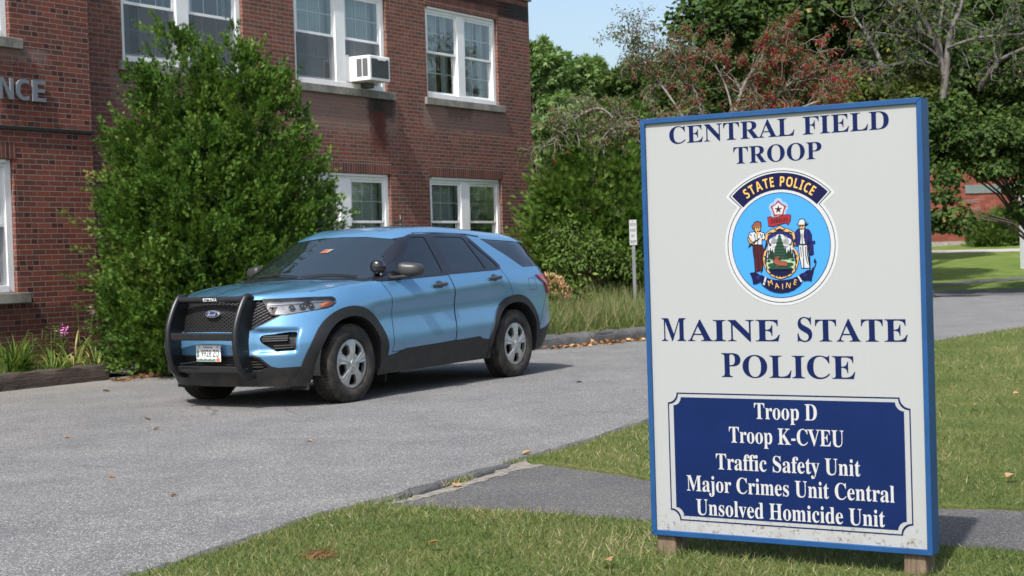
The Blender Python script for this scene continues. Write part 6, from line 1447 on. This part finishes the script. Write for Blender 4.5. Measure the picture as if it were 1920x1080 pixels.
bed_plant('weed','bushy green weed in the middle of the flower bed by the wall','plant',13.88,-15.3,lambda r,o: weedy(r,o,.48,7),'leafy weeds in the bed'); bed_plant('weed','leafy weed under the window sill at the left of the bed','plant',13.5,-15.35,lambda r,o: weedy(r,o,.42,7),'leafy weeds in the bed'); bed_plant('weed','weed at the foot of the arborvitae, right end of the bed','plant',14.45,-14.85,lambda r,o: weedy(r,o,.36,8),'leafy weeds in the bed')
def bedlow(rng,k): return rng.uniform(10.5,14.5,k), rng.uniform(-15.6,-14.62,k)
strip_grass(bedlow, 2600, lambda a,b: .15, .13, 96, 'low green ground cover between the bed plants', 'ground_cover', M_juni, .9, .010)
# ---- hydrangea with faded peach flower heads behind the car
hp = on_bank(1040, 26.3); hy = thing('hydrangea', 'hydrangea with faded peach flower heads showing behind the car', 'flower', hp); rng=np.random.default_rng(101)
M_pet = leaf_mat('peach_petal',[(0,(.40,.21,.12)),(.5,(.60,.37,.23)),(1,(.72,.55,.38))],.7,.3)
heads=[(1030,524,.12),(1042,540,.15),(1056,545,.13),(1046,528,.10),(1030,548,.13),(1062,556,.08),(1020,535,.13),(1038,556,.12)]; HP=[]; mb=MB()
for px,py,r in heads:
    c=at(px,py,26.3+rng.uniform(-.15,.15))-np.array(hp); q=rng.normal(size=(220,3)); q/=np.linalg.norm(q,axis=1,keepdims=True); HP.append((c,q,r)); mb.tube([(rng.normal()*.05,rng.normal()*.05,-.05),c*.6,c],[.012,.009,.006],5)
for c,q,r in HP: copies('flower_head',*LEAF,c+q*r*rng.uniform(.75,1.05,(220,1))*np.array([1,1,.85]),unit(q+rng.normal(size=q.shape)*.8),unit(q+rng.normal(size=q.shape)*.3),np.full(220,.05),M_pet,hy)
mb.build('stems',bpy.data.materials['green_stem'],hy,smooth=50); k=420; q=rng.normal(size=(k,3))*np.array([.3,.3,.22])+np.array([0,0,.42]); copies('leaves',*LEAF,q,unit(rng.normal(size=(k,3))),unit(rng.normal(size=(k,3))+np.array([0,0,1.])),rng.uniform(.09,.14,k),M_juni,hy)
# ---- fallen leaves
M_dead = leaf_mat('dry_leaf',[(0,(.10,.05,.025)),(.5,(.27,.14,.065)),(1,(.45,.30,.16))],.8,.15)
LF = ([(0,0,0),(.38,.2,.10),(.30,.62,.16),(0,1,.05),(-.30,.62,.16),(-.38,.2,.10),(0,.5,-.02)], [(0,1,2,6),(6,2,3,4),(0,6,4,5)])
def litter(rng,k):
    s=np.concatenate([rng.uniform(19.7,25.5,k),rng.uniform(13.7,15.2,k//5)]); n=np.concatenate([np.array([kerb_n(a) for a in s[:k]])+.30+np.abs(rng.normal(size=k))*.14, -14.2+np.abs(rng.normal(size=k//5))*.2 - (.0)]); return s,n
rng=np.random.default_rng(111); s,n=litter(rng,520); k=len(s); P=np.stack([s*US.x+n*NN.x,s*US.y+n*NN.y,.004+rng.random(k)*.02],1)
o=copies('leaf_litter',*LF,P,unit(np.stack([rng.normal(size=k),rng.normal(size=k),rng.normal(size=k)*.25],1)),unit(np.stack([rng.normal(size=k)*.4,rng.normal(size=k)*.4,np.ones(k)],1)),rng.uniform(.05,.10,k),M_dead); tag(o,'drift of dry brown leaves lying along the foot of the kerb','leaves',None,'stuff')
def ground_px(px,py,z): d=cF*F_PX+cR2*(px-960)-cU2*(py-540); t=(z-EYE)/d.z; return (d.x*t,d.y*t,z)
FL=[(274,785,.006,.10,.15,'dark curled leaf on the asphalt in front of the arborvitae'),(193,733,.006,.12,.75,'tan leaf on the drive at the end of the timber edging'),(120,820,.006,.08,.5,'small brown leaf on the drive near the left edge'),(216,893,.006,.07,.55,'reddish leaf fragment lying alone on the open drive'),(978,851,.006,.10,.8,'pale leaf on the drive beside the lawn corner'),(857,912,.03,.10,.75,'tan leaf caught in the seam beside the footpath'),(803,1018,.075,.07,.35,'red brown leaf in the front lawn grass'),(1135,1048,.075,.09,.65,'orange brown leaf lying in the lawn left of the sign post'),(1825,757,.09,.10,.9,'pale leaf on the side lawn nearest the road'),(1900,888,.08,.11,.85,'large tan leaf on the lawn above the footpath at right'),(1915,738,.09,.12,.9,'pale dry leaf on the lawn at the right picture edge'),(1092,716,.006,.09,.2,'small dark leaf on the drive, right of the car'),(295,803,.006,.10,.85,'pale yellow leaf on the asphalt below the dark curled leaf'),(360,752,.006,.09,.2,'dark twig like leaf beside the front of the car'),(318,929,.006,.06,.15,'tiny dark leaf in the middle of the drive'),(575,826,.006,.08,.8,'faded leaf on the drive between car and lawn')]
for i,(px,py,z,sz,v,lab) in enumerate(FL):
    r2=np.random.default_rng(i+200); p=np.array([ground_px(px,py,z)]); o=copies('fallen_leaf',*LF,p*0+np.array([[0,0,0]]),unit(r2.normal(size=(1,3))*np.array([1,1,.05])),unit(np.array([[r2.normal()*.18,r2.normal()*.18,1.]])),np.array([[sz*.8,sz*.8,sz*.9]]),M_dead,None,np.array([v])); o.location=tuple(p[0]); tag(o,lab,'leaf','fallen leaves')
# thatch torn up in the front lawn
rng=np.random.default_rng(121); c=np.array(ground_px(600,1040,.05)); k=110; P=c+rng.normal(size=(k,3))*np.array([.035,.05,.008]); o=copies('dry_thatch',*BLADE,P,unit(rng.normal(size=(k,3))*np.array([1,1,.35])),unit(rng.normal(size=(k,3))),np.stack([np.full(k,.06),np.full(k,.06),np.full(k,.06)],1),M_dead,None,rng.uniform(.0,.4,k)); tag(o,'clump of dry brown thatch lying in the front lawn','thatch',None,'stuff')
